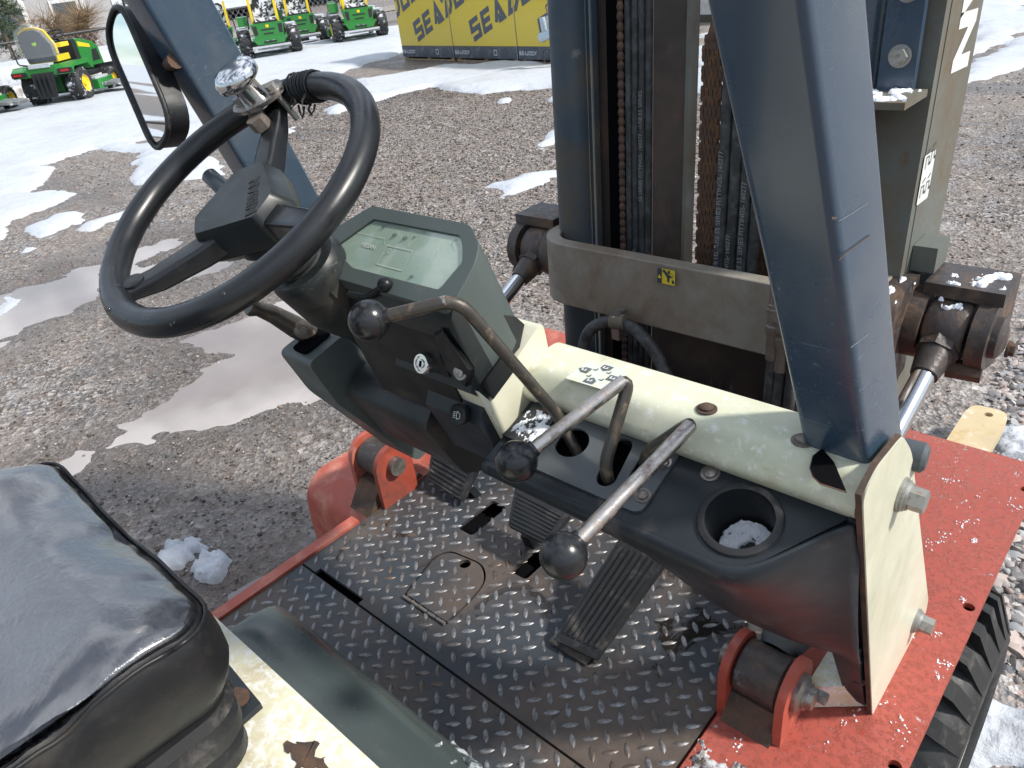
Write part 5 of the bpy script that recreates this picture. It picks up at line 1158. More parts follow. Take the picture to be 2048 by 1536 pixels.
def loft(rows, cap=True, fn=None):
    bm = bmesh.new(); R = [[bm.verts.new(fn(Vector(p)) if fn else Vector(p)) for p in r] for r in rows]; n = len(R[0])
    for p, q in zip(R[:-1], R[1:]):
        for k in range(n): bm.faces.new((p[k], p[(k + 1) % n], q[(k + 1) % n], q[k]))
    if cap: bm.faces.new(R[-1]); bm.faces.new(R[0][::-1])
    return bm
def n1(x, y, s, sd): return float(fbm(np.array([x * s]), np.array([y * s]), 3, sd)[0])
def puff(v):
    e = max(0, min(1, (v.z - .99) / .05)); lb = math.exp(-((v.x + .33) / .06) ** 2) * .016; fb = math.exp(-((v.y - .07) / .05) ** 2) * .010
    edge = min(SHX - abs(v.x - SCX), SHY - abs(v.y - SCY)); pk_ = math.exp(-max(0, edge - .012) / .03)
    w = .007 * n1(v.x, v.y, 30, 3) * pk_ + .0035 * n1(v.x + v.y * .6, v.y * .35, 14, 8) * (1 - pk_)
    dish = -.016 * math.exp(-((v.x - SCX) ** 2 + (v.y + .12) ** 2) / .02) - .012 * math.exp(-((v.x + .13) ** 2 / .002 + (v.y - .15) ** 2 / .002))
    side = .004 * n1(v.x * 1.0, v.y * 1.0 + v.z * 2, 12, 15) if v.z < 1.045 else 0
    return v + Vector((side, side, e * (lb + fb + dish + w)))
lev_ = [(.930, .030), (.945, .016), (.965, .006), (.985, .001), (1.005, 0), (1.025, .002), (1.036, .006), (1.043, .011), (1.048, .018), (1.053, .028), (1.056, .040), (1.058, .055), (1.059, .075), (1.059, .095), (1.058, .12), (1.057, .15), (1.057, .18), (1.057, .215)]
VSIDE = M('scuffed_vinyl', (.010, .0105, .012), .40, 0, .3, 9, [((.05, .04, .03), 7, .62, .14, .7)], spec=.3, bump=.3, bscale=180, bdist=.001)
seat = part('seat_cushion', loft(seatloft(lev_[7:]), True, puff), VIN, 180)
part('seat_side', loft(seatloft(lev_[:8]), False, puff), VSIDE, 180, seat)
seam = [puff(Vector((x, y, 1.040))) for x, y in resample(rrect(SCX, SCY, SHX - .006, SHY - .006, .049, 8), 160)]
part('seam_piping', sweep(bmesh.new(), seam + seam[:1], .0024, 8), VSIDE, 180, seat)
part('seat_bellows', loft(seatloft([(.828, .04), (.845, .018), (.862, .018), (.868, .034), (.876, .034), (.884, .014), (.90, .014), (.907, .030), (.915, .030), (.922, .012), (.936, .016)])), RUBBER, 60)
part('seat_back', bbox((-.36, -.52, 1.04), (.07, -.42, 1.5), .04, 3), VIN, 40)
rc0 = at(612, 1512, 2, .8245); rp2 = [rc0 + Vector((math.cos(a) * (1 + .55 * math.sin(3 * a + 1) * math.sin(5 * a)) * .024, math.sin(a) * (1 + .4 * math.sin(4 * a) + .25 * math.sin(9 * a)) * .015, 0)) for a in np.linspace(0, 2 * math.pi, 36, endpoint=False)]
part('rust_hole', bev(prism(bmesh.new(), rp2, (0, 0, .0012)), .0004, 1), RUSTY, 40)
hd = part('engine_hood', bbox((-.30, -.76, .60), (.36, .215, .824), .028, 4), CREAM_WORN)
part('seat_bracket', bev(prism(bmesh.new(), [at(x, y, 2, .825) for x, y in ((400, 1330), (462, 1338), (526, 1416), (440, 1492), (340, 1480))], (0, 0, .009)), .003), PANEL, 40)
bm = bmesh.new(); hexbolt(bm, at(478, 1398, 2, .834), (0, 0, 1), .009, .009, .013, .003); part('bracket_bolt', bm, RUSTY, 30)
rows = []
prof = [(.212, .803), (.235, .806), (.272, .800), (.296, .786), (.311, .758), (.324, .712), (.342, .66), (.353, .622)]
for y, z in prof:
    k = (z - .622) / .19; xl = -.272 + .115 * k; xr = .345; row = [(xl - .012, y * .55 + .20 * .45, z - .08 * k - .01), (xl - .008, y - .018, z - .028), (xl, y - .006, z - .008)]
    row += [(x, y, z) for x in np.linspace(xl + .012, xr, 9)]; rows.append(row)
FROSTY = M('frosted_slate_plastic', (.050, .064, .062), .26, 0, .15, 5, [], bump=.1, bscale=700, bdist=.0004)
hc2 = part('hood_front_cover', grid(rows), FROSTY, 180); mods(hc2, sub=2, solid=.004)
PY = [q[0] for q in prof]; PZ = [q[1] for q in prof]
frost('frozen_crust', lambda s, t: ((.14 + .20 * s, .27 + .07 * t, float(np.interp(.27 + .07 * t, PY, PZ)) + .0006), (0, .5, .85)), 110, 60, (16, 7), .10, .003, M('glazed_ice', (.40, .44, .46), .15, 0, .3, 80, [((.05, .06, .06), 70, .5, .1, .2)]), hc2, lambda S, T: np.clip(.55 - S, 0, 1) * .6, 11)
# ================================================================== things in the yard behind
GREEN = M('mower_green', (.022, .19, .035), .35, 0, .12, 6, coat=.4)
GREEN_D = M('mower_green_dark', (.018, .10, .028), .5, 0, .15, 6)
YEL = M('mower_yellow', (.72, .52, .02), .42, 0, .08, 6, coat=.2)
BLK = M('matt_black', (.014, .015, .017), .6, 0, .3, 12)
TYRE = M('snowy_tyre', (.020, .021, .023), .7, 0, .3, 12, [((.72, .75, .80), 9, .60, .05, .8)], bump=.5, bscale=60, bdist=.01)
SEATB = M('snowy_black_seat', (.014, .015, .018), .5, 0, .2, 8, [((.78, .81, .86), 7.5, .50, .03, .8)])
GREYM = M('grey_casting', (.16, .17, .175), .5, .2, .25, 12, [((.75, .78, .82), 8, .60, .05, .8)])
ORANGE = M('amber_lens', (.75, .20, .03), .25)
REDL = M('red_lens', (.45, .02, .02), .25)
def local(parent): return lambda name, bm, mat, sm=35, p=None, **k: obj(name, bm, mat, p or parent, sm, **k)
def wheel_pair(P, y, hw, r, w, names=('tyre', 'rim'), ymat=None, tread=True):
    for s in (-1, 1):
        bm = bmesh.new(); x0 = s * (hw - w / 2); x1 = s * (hw + w / 2); L = abs(x1 - x0)
        lathe(bm, (x0, y, r), (x1, y, r), [(0, r * .5), (0, r * .86), (L * .12, r * .97), (L * .3, r), (L * .7, r), (L * .88, r * .97), (L, r * .86), (L, r * .5)], 28)
        ty = P('tyre', bm, TYRE, 40)
        if tread:
            bm = bmesh.new()
            for k in range(18):
                a = 2 * math.pi * k / 18
                for q in (-.5, 0, .5):
                    c = Matrix.Translation(((x0 + x1) / 2 + q * L * .55, y + math.sin(a + q * .2) * r * .985, r + math.cos(a + q * .2) * r * .985)) @ Matrix.Rotation(-a, 4, 'X'); box(bm, (-L * .11, -r * .075, -.012), (L * .11, r * .075, .012), c)
            obj('tread_block', bm, TYRE, ty, 40, kind='stuff')
        bm = bmesh.new(); lathe(bm, (x1 - s * .004, y, r), (x1 + s * .02, y, r), [(0, r * .52), (.004, r * .5), (-.03, r * .42), (-.035, r * .15), (.0, r * .13), (0, 0)], 20); P('rim', bm, ymat or YEL, 40)
        bm = bmesh.new(); lathe(bm, (x0 + s * .004, y, r), (x0 - s * .02, y, r), [(0, r * .52), (.004, r * .5), (-.03, r * .42), (-.035, r * .15), (.0, 0)], 20); P('rim', bm, ymat or YEL, 40)
def taper(x0, x1, z0, z1, y, ti, th=.05):
    """rear panel narrower at the bottom"""
    return bev(prism(bmesh.new(), [(x0, y, z1), (x1, y, z1), (x1 - ti, y, z0), (x0 + ti, y, z0)], (0, th, 0)), .012, 2)
def zero_turn(loc, rz, label, high=0.0):
    root = empty('zero_turn_mower', loc, label, 'mower', 'zero-turn mowers parked in rows', rz); P = local(root)
    wheel_pair(P, 0, .55, .30, .27)
    for s in (-1, 1):
        bm = bmesh.new(); x = s * .48; lathe(bm, (x - .05, 1.32, .15), (x + .05, 1.32, .15), [(0, .07), (0, .14), (.02, .15), (.08, .15), (.10, .14), (.10, .07), (.10, 0)], 16); P('caster_tyre', bm, TYRE, 40)
        P('caster_fork', bbox((x - .065, 1.29, .15), (x + .065, 1.35, .36), .01), GREEN)
        P('frame_rail', bbox((s * .30 - .03, -.30, .28), (s * .30 + .03, 1.35, .36), .01), GREEN_D)
        P('fender', bev(prism(bmesh.new(), [(s * .41, -.12, .56), (s * .41, .55, .62), (s * .41, .70, .55), (s * .41, .70, .50), (s * .41, -.12, .50)], (s * .26, 0, 0)), .03, 3), GREYM)
        P('snow_cap', bev(box(bmesh.new(), (s * .54 - .11, -.02, .565), (s * .54 + .11, .5, .625)), .035, 3), SNOWM, 60)
        P('roll_bar_post', bbox((s * .28 - .03, -.02, .6), (s * .28 + .03, .04, 1.30), .012), YEL)
        P('steering_arm', sweep(bmesh.new(), fillet([(s * .40, .62, .58), (s * .36, .66, .95), (s * .16, .66, 1.0)], .08), .016, 10), BLK, 60)
    g = P('rear_guard', taper(-.37, .37, .36, .68, -.36, .06, .05), GREEN)
    P('guard_lower', taper(-.40, .40, .27, .42, -.385, .10, .03), GREEN, 35, g)
    P('guard_top', bbox((-.36, -.35, .675), (.36, -.12, .705), .012), GREEN, 35, g)
    for z, w in ((.555, .15), (.47, .11)): P('vent_slot', bbox((-w, -.366, z), (w, -.355, z + .028), .003), BLK, 35, g)
    for s in (-1, 1):
        pr = prism(bmesh.new(), [(s * .235, -.363, .66), (s * .335, -.363, .66), (s * .315, -.363, .47), (s * .235, -.363, .47)], (0, .006, 0)); P('side_opening', pr, BLK, 35, g)
        P('tail_lens', bbox((s * .07 - .03, -.392, .325), (s * .07 + .03, -.383, .345), .003), SNOWM, 35, g)
        P('hydro_unit', bbox((s * .25 - .07, -.26, .20), (s * .25 + .07, .06, .34), .02), GREYM)
    P('emblem', prism(bmesh.new(), [(-.035, -.3665, .665), (.035, -.3665, .665), (.035, -.3665, .62), (0, -.3665, .60), (-.035, -.3665, .62)], (0, .005, 0)), YEL, 35, g)
    P('hitch_plate', bbox((-.14, -.40, .30), (.14, -.385, .335), .003), BLK, 35, g)
    P('engine', bbox((-.26, -.30, .40), (.26, .12, .74), .05, 3), BLK)
    P('engine_shroud', bev(box(bmesh.new(), (-.23, -.26, .74), (.23, .08, .80)), .03, 3), SEATB)
    P('seat_base', bbox((-.26, .16, .66), (.26, .66, .78), .05, 3), SEATB)
    sb = P('seat_back', bev(prism(bmesh.new(), [(-.24, .12, .74), (.24, .12, .74), (.23, .02, 1.22), (.15, .0, 1.28), (-.15, .0, 1.28), (-.23, .02, 1.22)], (0, .10, 0)), .03, 3), SEATB)
    for s in (-1, 1): P('arm_rest', bbox((s * .29 - .035, .12, .92), (s * .29 + .035, .45, .96), .015, 3), BLK, 35, sb)
    P('fuel_tank', bbox((-.62, .1, .66), (-.40, .55, .86), .05, 3), GREEN)
    dk = P('mower_deck', bev(prism(bmesh.new(), [(-.72, .45, .12), (.72, .45, .12), (.72, .95, .12), (.45, 1.2, .12), (-.45, 1.2, .12), (-.72, .95, .12)], (0, 0, .16)), .03, 2), GREEN)
    P('deck_snow', bev(prism(bmesh.new(), [(-.68, .48, .281), (.68, .48, .281), (.68, .93, .281), (-.68, .93, .281)], (0, 0, .03)), .012, 2), SNOWM, 60, dk)
    P('bumper', bbox((-.44, -.43, .17), (.44, -.36, .205), .012), GREYM)
    P('bumper_snow', bev(box(bmesh.new(), (-.43, -.44, .2055), (.43, -.35, .245)), .018, 3), SNOWM, 60)
    return root
ROT = math.radians(88)
ZT = [((-16.35, 10.35, 0), 'green zero-turn mower right of the navy left guard leg, nearest of the row', 60),
      ((-15.95, 12.65, 0), 'green zero-turn mower standing next to the yellow crates, front row', 61),
      ((-18.0, 12.35, 0), 'green zero-turn mower in the back row, between two nearer mowers', 60),
      ((-15.75, 7.35, 0), 'green zero-turn mower between the mirror and the navy left guard leg', 59),
      ((-18.6, 14.55, 0), 'green zero-turn mower half hidden behind the yellow crates', 60),
      ((-17.9, 14.9 - 5.9, 0), 'green mower with yellow-edged seat beside the navy left guard leg', 72),
      ((-20.4, 13.3, 0), 'far green mower with tall roll bar at the top edge', 57),
      ((-19.6, 10.9, 0), 'green mower in the back row behind the nearest zero-turn mower', 58)]
for l, lab, r in ZT: zero_turn((l[0], l[1], RZ(l[0]) + .05), math.radians(r), lab)

def lawn_tractor(loc, rz, label):
    root = empty('lawn_tractor', loc, label, 'lawn tractor', 'lawn tractors', rz); P = local(root)
    wheel_pair(P, 0, .40, .285, .26); wheel_pair(P, 1.32, .38, .20, .17)
    hb = P('hood', bev(prism(bmesh.new(), [(-.25, .72, .50), (-.25, .72, .98), (-.25, .80, 1.0), (-.25, 1.35, .90), (-.25, 1.52, .78), (-.25, 1.55, .48)], (.50, 0, 0)), .06, 4), GREEN, 40)
    for s in (-1, 1):
        P('hood_stripe', prism(bmesh.new(), [(s * .2515, .75, .86), (s * .2515, 1.2, .80), (s * .2515, 1.2, .86), (s * .2515, .75, .945)], (s * .004, 0, 0)), YEL, 35, hb)
        P('hood_vent', prism(bmesh.new(), [(s * .2515, 1.12, .56), (s * .2515, 1.45, .56), (s * .2515, 1.42, .76), (s * .2515, 1.22, .76)], (s * .003, 0, 0)), BLK, 35, hb)
        f = P('fender', bev(prism(bmesh.new(), [(s * .24, -.34, .50), (s * .24, -.36, .60), (s * .24, -.25, .67), (s * .24, .35, .67), (s * .24, .46, .50), (s * .24, .38, .50), (s * .24, .28, .60), (s * .24, -.26, .60)], (s * .31, 0, 0)), .02, 3), GREEN, 40)
        P('tail_light', bev(box(bmesh.new(), (s * .42 - .12, -.40, .52), (s * .42 + .12, -.33, .60)), .03, 3), BLK, 40, f); P('tail_lens', bbox((s * .43 - .07, -.408, .545), (s * .43 + .07, -.398, .58), .01), REDL, 35, f)
    bk = P('rear_cover', bbox((-.26, -.36, .50), (.26, .1, .67), .03), GREEN)
    P('rear_snow', bev(box(bmesh.new(), (-.20, -.375, .64), (.18, -.2, .70)), .03, 3), SNOWM, 60, bk)
    P('hitch_guard', bev(prism(bmesh.new(), [(-.20, -.40, .56), (.20, -.40, .56), (.16, -.46, .14), (-.16, -.46, .14)], (0, .04, 0)), .012), BLK)
    for k in range(4): P('guard_rib', bbox((-.135 + k * .085, -.475, .18), (-.12 + k * .085, -.43, .54), .004), BLK)
    P('transaxle', bbox((-.16, -.12, .20), (.16, .15, .45), .04), GREEN_D); P('frame', bbox((-.18, .1, .32), (.18, 1.5, .46), .02), BLK); P('footrest', bbox((-.42, .42, .40), (.42, .80, .44), .02), BLK); P('dash', bbox((-.23, .58, .50), (.23, .72, 1.0), .04), BLK)
    st = P('seat', bev(prism(bmesh.new(), [(-.25, -.20, .72), (.25, -.20, .72), (.27, -.24, .98), (.20, -.30, 1.19), (.08, -.32, 1.24), (-.08, -.32, 1.24), (-.20, -.30, 1.19), (-.27, -.24, .98)], (0, .10, .01)), .035, 3), M('grey_seat', (.085, .095, .105), .45), 40)
    P('seat_trim', bev(prism(bmesh.new(), [(-.28, -.13, .82), (.28, -.13, .82), (.30, -.17, .98), (.225, -.24, 1.22), (.09, -.26, 1.28), (-.09, -.26, 1.28), (-.225, -.24, 1.22), (-.30, -.17, .98)], (0, .055, .005)), .02, 3), YEL, 40, st)
    P('seat_cushion', bbox((-.26, -.16, .70), (.26, .30, .80), .05, 3), YEL, 40, st)
    P('seat_emblem', prism(bmesh.new(), [(-.04, -.262, 1.075), (.04, -.262, 1.075), (.04, -.256, 1.01), (0, -.254, .985), (-.04, -.256, 1.01)], (0, -.003, 0)), M('lime_emblem', (.35, .62, .03), .5), 35, st)
    for s in (-1, 1): P('arm_rest', bbox((s * .31 - .05, -.10, .92), (s * .31 + .05, .22, .99), .03, 3), YEL, 40, st)
    cv = NT('clear_film'); cv.set(Base_Color=(.9, .92, .95), Roughness=.25, Transmission_Weight=.0, Alpha=.12); P('plastic_cover', bev(prism(bmesh.new(), [(-.29, -.30, .80), (.29, -.30, .80), (.31, -.33, .98), (.2, -.4, 1.24), (0, -.40, 1.36), (-.2, -.40, 1.24), (-.31, -.33, .98)], (0, .22, 0)), .03, 2), cv.m, 60, st)
    P('steering_column', cyl(bmesh.new(), (0, .66, .95), (0, .52, 1.10), .025, n=10), BLK); bm = bmesh.new(); ring = [Vector((math.cos(a) * .17, .52 + math.sin(a) * .15, 1.11 + math.sin(a) * .07)) for a in np.linspace(0, 2 * math.pi, 25)]; sweep(bm, ring, .017, 8); P('steering_wheel', bm, BLK, 60)
    for a in (.5, 2.6, 4.7): P('wheel_spoke', cyl(bmesh.new(), (0, .52, 1.10), (math.cos(a) * .17, .52 + math.sin(a) * .15, 1.11 + math.sin(a) * .07), .012, n=8), BLK)
    dk = P('mower_deck', bev(prism(bmesh.new(), [(-.62, .40, .12), (.55, .40, .12), (.62, .6, .12), (.55, 1.05, .12), (-.62, 1.05, .12)], (0, 0, .17)), .04, 3), GREEN)
    P('discharge_chute', bev(prism(bmesh.new(), [(.55, .48, .17), (1.0, .52, .13), (1.0, .92, .13), (.55, .98, .17)], (0, 0, .05)), .015), GREYM, 40, dk); P('deck_snow', bev(box(bmesh.new(), (-.55, .45, .29), (.5, 1.0, .32)), .015, 2), SNOWM, 60, dk)
    P('lift_lever', sweep(bmesh.new(), fillet([(.27, .45, .62), (.36, .25, .60), (-.34, -.28, .62), (-.37, -.3, .9)][:2], .05), .01, 8), BLK, 60)
    P('rear_bar', sweep(bmesh.new(), fillet([(-.34, -.1, .68), (-.40, -.28, .72), (-.42, -.26, 1.05)], .05), .012, 8), BLK, 60)
    return root
lawn_tractor((-15.5, 5.25, .04), math.radians(44), 'green lawn tractor with yellow-trimmed seat under clear plastic, left of the mirror')
lawn_tractor((-15.6, 3.35, .04), math.radians(44), 'green lawn tractor cut off by the left edge of the picture')

# ---------------------------------------------------------------- yellow crates
CRY = M('yellow_wrap', (.66, .50, .045), .38, 0, .06, 2, bump=.25, bscale=7, bdist=.01, coat=.25)
CRG = M('charcoal_wrap', (.055, .065, .085), .4, 0, .1, 3, [((.16, .17, .19), 7, .6, .1, .5)], bump=.25, bscale=7, bdist=.01, coat=.2)
INK = M('charcoal_ink', (.075, .085, .115), .45, 0, .08, 8)
PALE = M('pale_ink', (.50, .53, .58), .5, 0, .12, 30)
WOOD = M('pallet_wood', (.30, .21, .12), .8, 0, .3, 8, [((.72, .75, .8), 7, .64, .04, .8)])
GLY = {'S': ([[(1, 1), (.0, 1), (.0, .5), (1, .5), (1, 0), (0, 0)]], 0), 'E': ([[(1, 1), (.0, 1), (.0, 0), (1, 0)], [(.14, .5), (.92, .5)]], 0), 'A': ([[(0, 0), (.42, 1), (1.0, 0), (.5, 0), (.42, .35)]], 0),
       'D': ([[(0, 0), (.40, 1), (1.0, 1), (1.0, .35), (.70, 0)]], 1), 'O': ([[(0, 0), (0, 1), (1, 1), (1, 0)]], 1)}
def word(s, h, w, th, gap, shear):
    out = []; x = 0
    for ch in s:
        if ch == '.': out.append([(x - .12 * h + .15 * h * math.cos(a) + shear * h, 1.0 * h + .20 * h * math.sin(a)) for a in np.linspace(0, 2 * math.pi, 16, endpoint=False)]); x += .12 * h; continue
        L, cl = GLY[ch]
        for pl_ in L:
            for qd in stroke([(a * w, b * h) for a, b in pl_], th, bool(cl)): out.append([(x + a + shear * b, b) for a, b in qd])
        x += w + gap
    return out
def rotp(polys, ang, ox, oy): c, s = math.cos(ang), math.sin(ang); return [[(ox + a * c - b * s, oy + a * s + b * c) for a, b in p] for p in polys]
def clip(polys, x0, x1, y1):
    out = []
    for p in polys:
        for ins, cut in ((lambda a, b: a >= x0, lambda P, Q: (x0, P[1] + (Q[1] - P[1]) * (x0 - P[0]) / (Q[0] - P[0]))), (lambda a, b: a <= x1, lambda P, Q: (x1, P[1] + (Q[1] - P[1]) * (x1 - P[0]) / (Q[0] - P[0]))), (lambda a, b: b <= y1, lambda P, Q: (P[0] + (Q[0] - P[0]) * (y1 - P[1]) / (Q[1] - P[1]), y1))):
            r = []
            for i in range(len(p)):
                P, Q = p[i - 1], p[i]
                if ins(*Q):
                    if not ins(*P): r.append(cut(P, Q))
                    r.append(Q)
                elif ins(*P): r.append(cut(P, Q))
            p = r
            if not p: break
        if len(p) > 2: out.append(p)
    return out
def crate(u0, w, label, depth=1.1, hgt=1.55, org=CR0, ud=CRU, nd=CRN):
    o = org + ud * u0; root = empty('yellow_crate', o, label, 'crate', 'yellow wrapped crates on pallets'); root.rotation_euler.z = math.atan2(ud.y, ud.x); P = local(root)
    b = P('wrapped_box', bbox((.001, 0, .245), (w - .001, depth, .08 + hgt), .012, 2), CRY); P('lower_band', bbox((.005, -.003, .055), (w - .005, depth + .003, .242), .006, 2), CRG, 35, b)
    for k in range(3): P('pallet_block', bbox((.04 + k * (w - .18) / 2, .02, -.06), (.14 + k * (w - .18) / 2, .5, .054), .004), WOOD)
    P('pallet_board', bbox((.02, .01, .0), (w - .02, .10, .022), .003), WOOD)
    A = math.radians(21.5); th = .078; big = word('SEA.DOO', .25, .215, th, .125, .22)
    pr = []
    for dx_ in (0, -w):
        pr += clip(rotp(big, A, .60 * w / 1.65 + dx_ - .015, .345), .01, w - .01, hgt + .06)
    flat('crate_print', pr, (0, -.0005, 0), (1, 0, 0), (0, 0, 1), INK, b, .0035)
    sm = [[(a * .55, b_) for a, b_ in p] for p in word('SEADOO', .042, .075, .016, .035, .2)]
    flat('band_print', [[(a + .03, b_ + .125) for a, b_ in p] for p in sm] + [[(.43 + .036 * math.cos(q) * r, .145 + .036 * math.sin(q) * r) for q, r in ((1.2, 1), (2.2, 1), (3.2, 1), (4.2, 1), (3.9, .55), (3.0, .4), (2, .5))]] + stroke([(1.08, .11), (1.15, .11), (1.15, .185), (1.08, .185)], .014, True), (0, -.0035, 0), (1, 0, 0), (0, 0, 1), PALE, b, .0035)
    for v in range(2): P('wrap_seam', prism(bmesh.new(), [(w - .012, -.006, .06), (w - .006, -.008, .06), (w - .010, -.006, 1.4), (w - .016, -.004, 1.4)], (0, .004, 0)), PALE, 35, b) if v == 0 else None
    return root
crate(0, 1.60, 'yellow and charcoal wrapped crate at the left end, beside the green mowers')
crate(1.61, 1.66, 'yellow and charcoal wrapped crate in the middle of the row')
crate(3.28, 1.66, 'yellow and charcoal wrapped crate half hidden by the left mast rail')
# crate with a pale banner seen through the mast
bo = Vector((-8.3, 14.0, 0)); root = empty('banner_crate', bo, 'pale-banded crate with red chevrons seen through the gap in the mast', 'crate'); root.rotation_euler.z = -.20; P = local(root)
b = P('wrapped_box', bbox((0, 0, .40), (2.2, 1.0, 1.5), .01), CRY); P('pale_band', bbox((-.003, -.004, .12), (2.203, 1.004, .47), .004), M('pale_blue_wrap', (.55, .62, .72), .4), 35, b); P('dark_band', bbox((-.005, -.006, .0), (2.205, 1.006, .13), .004), M('black_wrap', (.06, .06, .062), .5), 35, b); P('pallet', bbox((.02, .02, -.10), (2.18, .98, -.004), .004), WOOD)
text('banner_word', 'MOVE', .19, (.96, -.0065, .21), (1, 0, 0), (0, 0, 1), PALE, root, off=.012, extrude=.001)
flat('banner_chevron', [[(.44, .20), (.50, .20), (.55, .28), (.50, .36), (.44, .36), (.49, .28)], [(.53, .20), (.59, .20), (.64, .28), (.59, .36), (.53, .36), (.58, .28)]], (.30, -.0045, 0), (1, 0, 0), (0, 0, 1), REDL, root, .003)
# trailer jack in front of the crates
jo = at(1126, 128, 2, 0.0); jb = CR0 + CRU * 4.50 + CRN * .5
root = empty('trailer_jack', (jb.x, jb.y, .0), 'pale blue trailer tongue jack with crank in front of the yellow crates', 'trailer jack'); P = local(root)
JM = M('pale_blue_zinc', (.42, .50, .56), .45, .4)
P('jack_tube', cyl(bmesh.new(), (.12, 0, .0), (.05, 0, .72), .032, n=14), JM); P('gear_head', cyl(bmesh.new(), (-.12, 0, .44), (.16, 0, .52), .062, n=14), JM); P('jack_top', cyl(bmesh.new(), (-.05, .02, .50), (-.08, .02, .70), .045, n=12), JM); P('foot_plate', bbox((.03, -.08, -.01), (.22, .08, .02), .005), JM)
P('crank', sweep(bmesh.new(), fillet([(.05, 0, .72), (.02, -.01, .86), (.12, -.01, .86)], .05), .012, 8), M('dark_crank', (.16, .12, .08), .5), 60); bm = bmesh.new(); sweep(bm, [Vector((-.01 + math.cos(a) * .08, -.02, .20 + math.sin(a) * .09)) for a in np.linspace(0, 2 * math.pi, 20)], .006, 6); P('safety_cable', bm, BLK, 60)

# ---------------------------------------------------------------- flatbed trailer, fence, road side
tz = RZ(-19.3)
root = empty('flatbed_trailer', (-19.3, 5.6, tz), 'white flatbed trailer with amber lamps parked along the chain-link fence', 'trailer'); P = local(root)
TW = M('white_trailer_paint', (.60, .62, .64), .45, 0, .1, 6)
P('deck', bbox((-.9, -4.5, .62), (.9, 2.75, .72), .01), TW); P('deck_snow', bev(box(bmesh.new(), (-.85, -4.4, .722), (.85, 2.6, .75)), .012, 2), SNOWM, 60); P('side_rail', bbox((.90, -4.5, .50), (.96, 2.75, .74), .01), TW)
for y in (2.0, 2.45): P('amber_lamp', ball(bmesh.new(), (.965, y, .60), .06, 14, (.4, 1, 1)), ORANGE, 180)
for y in (.85, 1.75):
    bm = bmesh.new(); lathe(bm, (.60, y, .36), (.88, y, .36), [(0, .18), (0, .33), (.03, .36), (.24, .36), (.28, .33), (.28, .18), (.28, 0)], 24); P('tyre', bm, BLK, 40)
P('landing_leg', bbox((.80, 2.35, -.05), (.86, 2.42, .62), .005), TW)
root = empty('timber_baulk', (-17.9, 4.4, RZ(-17.9) + .06), 'snow-dusted timber baulk lying under the trailer edge', 'timber'); P = local(root)
P('log', bbox((-.13, -3.2, 0), (.13, 2.6, .26), .05, 3), M('snowy_timber', (.30, .27, .24), .8, 0, .25, 6, [((.72, .74, .78), 4, .5, .06, .8)])); P('log_snow', bev(box(bmesh.new(), (-.10, -3.1, .262), (.10, 2.5, .31)), .03, 2), SNOWM, 60)
FB = M('black_fence_tube', (.022, .022, .024), .5)
fz = RZ(-22.6)
root = empty('chain_link_fence', (-22.6, 0, fz), 'black chain-link fence with round posts behind the trailer and mowers', 'fence'); P = local(root)
P('top_rail', cyl(bmesh.new(), (0, -14, 1.22), (0, 34, 1.22), .035, n=10), FB); P('bottom_wire', cyl(bmesh.new(), (0, -14, .06), (0, 34, .06), .008, n=6), FB)
for y in np.arange(-13, 34, 2.95): P('post', cyl(bmesh.new(), (0, y + .25, -.1), (0, y + .25, 1.27), .042, n=10), FB)
bm = bmesh.new(); y = -2.0; st2 = .095
while y < 22:
    for d in (1, -1):
        z0 = .07; n = 12; pts = [(0.02 * ((k % 2) * 2 - 1) * d, y + d * k * st2, .07 + k * st2) for k in range(n + 1)]
        for p, q in zip(pts[:-1], pts[1:]): cyl(bm, p, q, .0055, n=3, cap=False)
    y += st2 * 2
P('wire_mesh', bm, M('galvanised_wire', (.30, .31, .33), .5, .3), None, kind='stuff')
# building, trees and shrubs beyond the road
bz = RZ(-44)
root = empty('distant_building', (-47, 17.2, bz), 'grey distant building behind the pine at the top left corner', 'building'); P = local(root)
w_ = P('wall', bbox((-6, -13, 0), (0, 2.6, 6), .02), M('grey_siding', (.36, .36, .37), .8)); P('corner_trim', bbox((-.3, 2.55, 0), (.06, 2.85, 6), .01), M('pale_trim', (.62, .63, .64), .7), 35, w_)
for k in range(5):
    f = P('window', bbox((.005, -11.5 + k * 2.7, .9), (.06, -10.0 + k * 2.7, 2.6), .01), M('pale_trim', (.62, .63, .64), .7) if 'pale_trim' not in MATS else MATS['pale_trim'], 35); P('pane', bbox((.05, -11.35 + k * 2.7, 1.05), (.07, -10.15 + k * 2.7, 2.45), .005), M('dark_glass', (.05, .07, .09), .1) if k == 0 else MATS['dark_glass'], 35, f)
for y in (-7.5, -4.6, -2.0, 1.0): P('door_post', bbox((.002, y - .12, 0), (.10, y + .12, 3.2), .01), MATS['pale_trim'], 35)
BARK = M('bark', (.10, .075, .055), .9, 0, .3, 10); NEED = M('pine_needles', (.055, .080, .040), .8, 0, .4, 4); TWIG = M('bare_twigs', (.24, .17, .10), .9, 0, .3, 4); TWIG2 = M('purple_twigs', (.16, .085, .07), .9, 0, .3, 4)
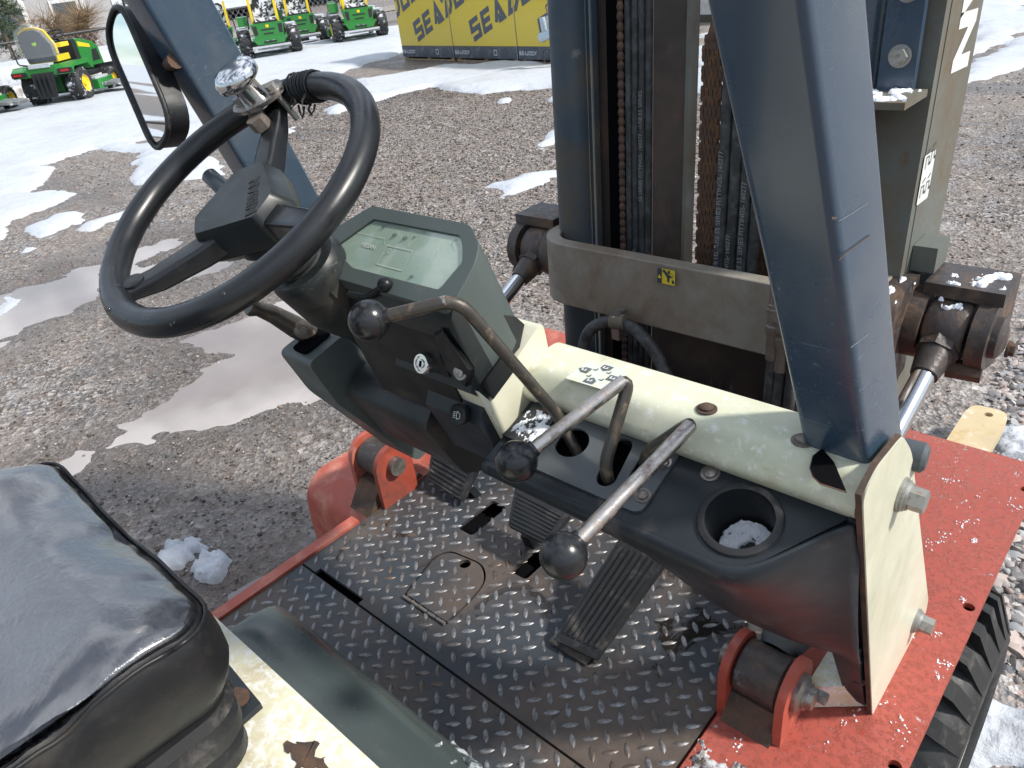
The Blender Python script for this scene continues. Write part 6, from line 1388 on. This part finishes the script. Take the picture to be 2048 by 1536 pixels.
def pine(loc, h, r, label, n=2600, seed=1):
    rs = np.random.default_rng(seed); root = empty('pine_tree', loc, label, 'tree', 'pines by the road'); P = local(root)
    tr = P('trunk', cyl(bmesh.new(), (0, 0, -.1), (0, 0, h * .97), .045 * h / 2, .01, 10), BARK); bm = bmesh.new(); bmb = bmesh.new()
    for k in range(46):
        z = h * (.10 + .88 * (k / 46) ** .9); R = r * (1 - z / h) ** .75 * rs.uniform(.6, 1.1) + .05; a = rs.uniform(0, 6.28); e = Vector((math.cos(a) * R, math.sin(a) * R, z + R * .12)); b0 = Vector((0, 0, z)); cyl(bmb, b0, e, .014 * h / 3, .004, 5, False)
        for q in range(n // 46):
            t_ = rs.uniform(.25, 1.03); p = b0.lerp(e, t_) + Vector(rs.normal(0, .055 * h / 3, 3)); d = (e - b0).normalized() * .6 + Vector(rs.normal(0, .55, 3)); d.normalize(); s = d.cross(Vector(rs.normal(0, 1, 3))).normalized() * .012 * h / 3; L = rs.uniform(.10, .2) * h / 3
            bm.faces.new([bm.verts.new(v) for v in (p - s, p + s, p + d * L)])
    P('branch', bmb, BARK, None, tr, kind='stuff'); P('crown', bm, NEED, None, None, kind='stuff')
def shrub(loc, h, r, label, mat, n=500, seed=1, up=1.0):
    rs = np.random.default_rng(seed); root = empty('bare_shrub', loc, label, 'shrub', 'bare shrubs by the road'); P = local(root); bm = bmesh.new(); st3 = bmesh.new()
    for k in range(9):
        a = rs.uniform(0, 6.28); tip = Vector((math.cos(a) * r * .6, math.sin(a) * r * .6, h * .7)); cyl(st3, (0, 0, -.1), tip, .035, .012, 6, False)
        for q in range(n // 9):
            p = Vector((0, 0, 0)).lerp(tip, rs.uniform(.3, 1)); d = Vector((rs.normal(0, 1), rs.normal(0, 1), up * rs.uniform(-.1, 1.3))).normalized(); L = rs.uniform(.2, .6) * r; cyl(bm, p, p + d * L, .010, .003, 3, False)
    P('stem', st3, mat, None); P('twigs', bm, mat, None, None, kind='stuff')
def far_at(px, py, x): p = at(px, py, 0, x); return (p.x, p.y, RZ(x))
p = at(22, 100, 0, -24.6); pine((p.x, p.y, RZ(-24.6)), 3.4, 1.5, 'dark green pine at the top left corner in front of the building', 5200, 3)
p = at(268, 70, 0, -27.5); pine((p.x, p.y, RZ(-27.5)), 3.0, .8, 'small pine beside the navy left guard leg, beyond the fence', 2600, 5)
p = at(118, 50, 0, -40); shrub((p.x, p.y, RZ(-40)), 2.6, 2.3, 'tall tan leafless shrub beyond the road', TWIG, 1500, 4)
p = at(162, 42, 0, -41); shrub((p.x, p.y, RZ(-41)), 1.5, 1.0, 'low brown leafless bush beyond the road', TWIG2, 1500, 6)
p = at(172, 78, 0, -24.5); shrub((p.x, p.y, RZ(-24.5)), 1.1, .9, 'thin leafless sapling just behind the fence', TWIG, 160, 9)
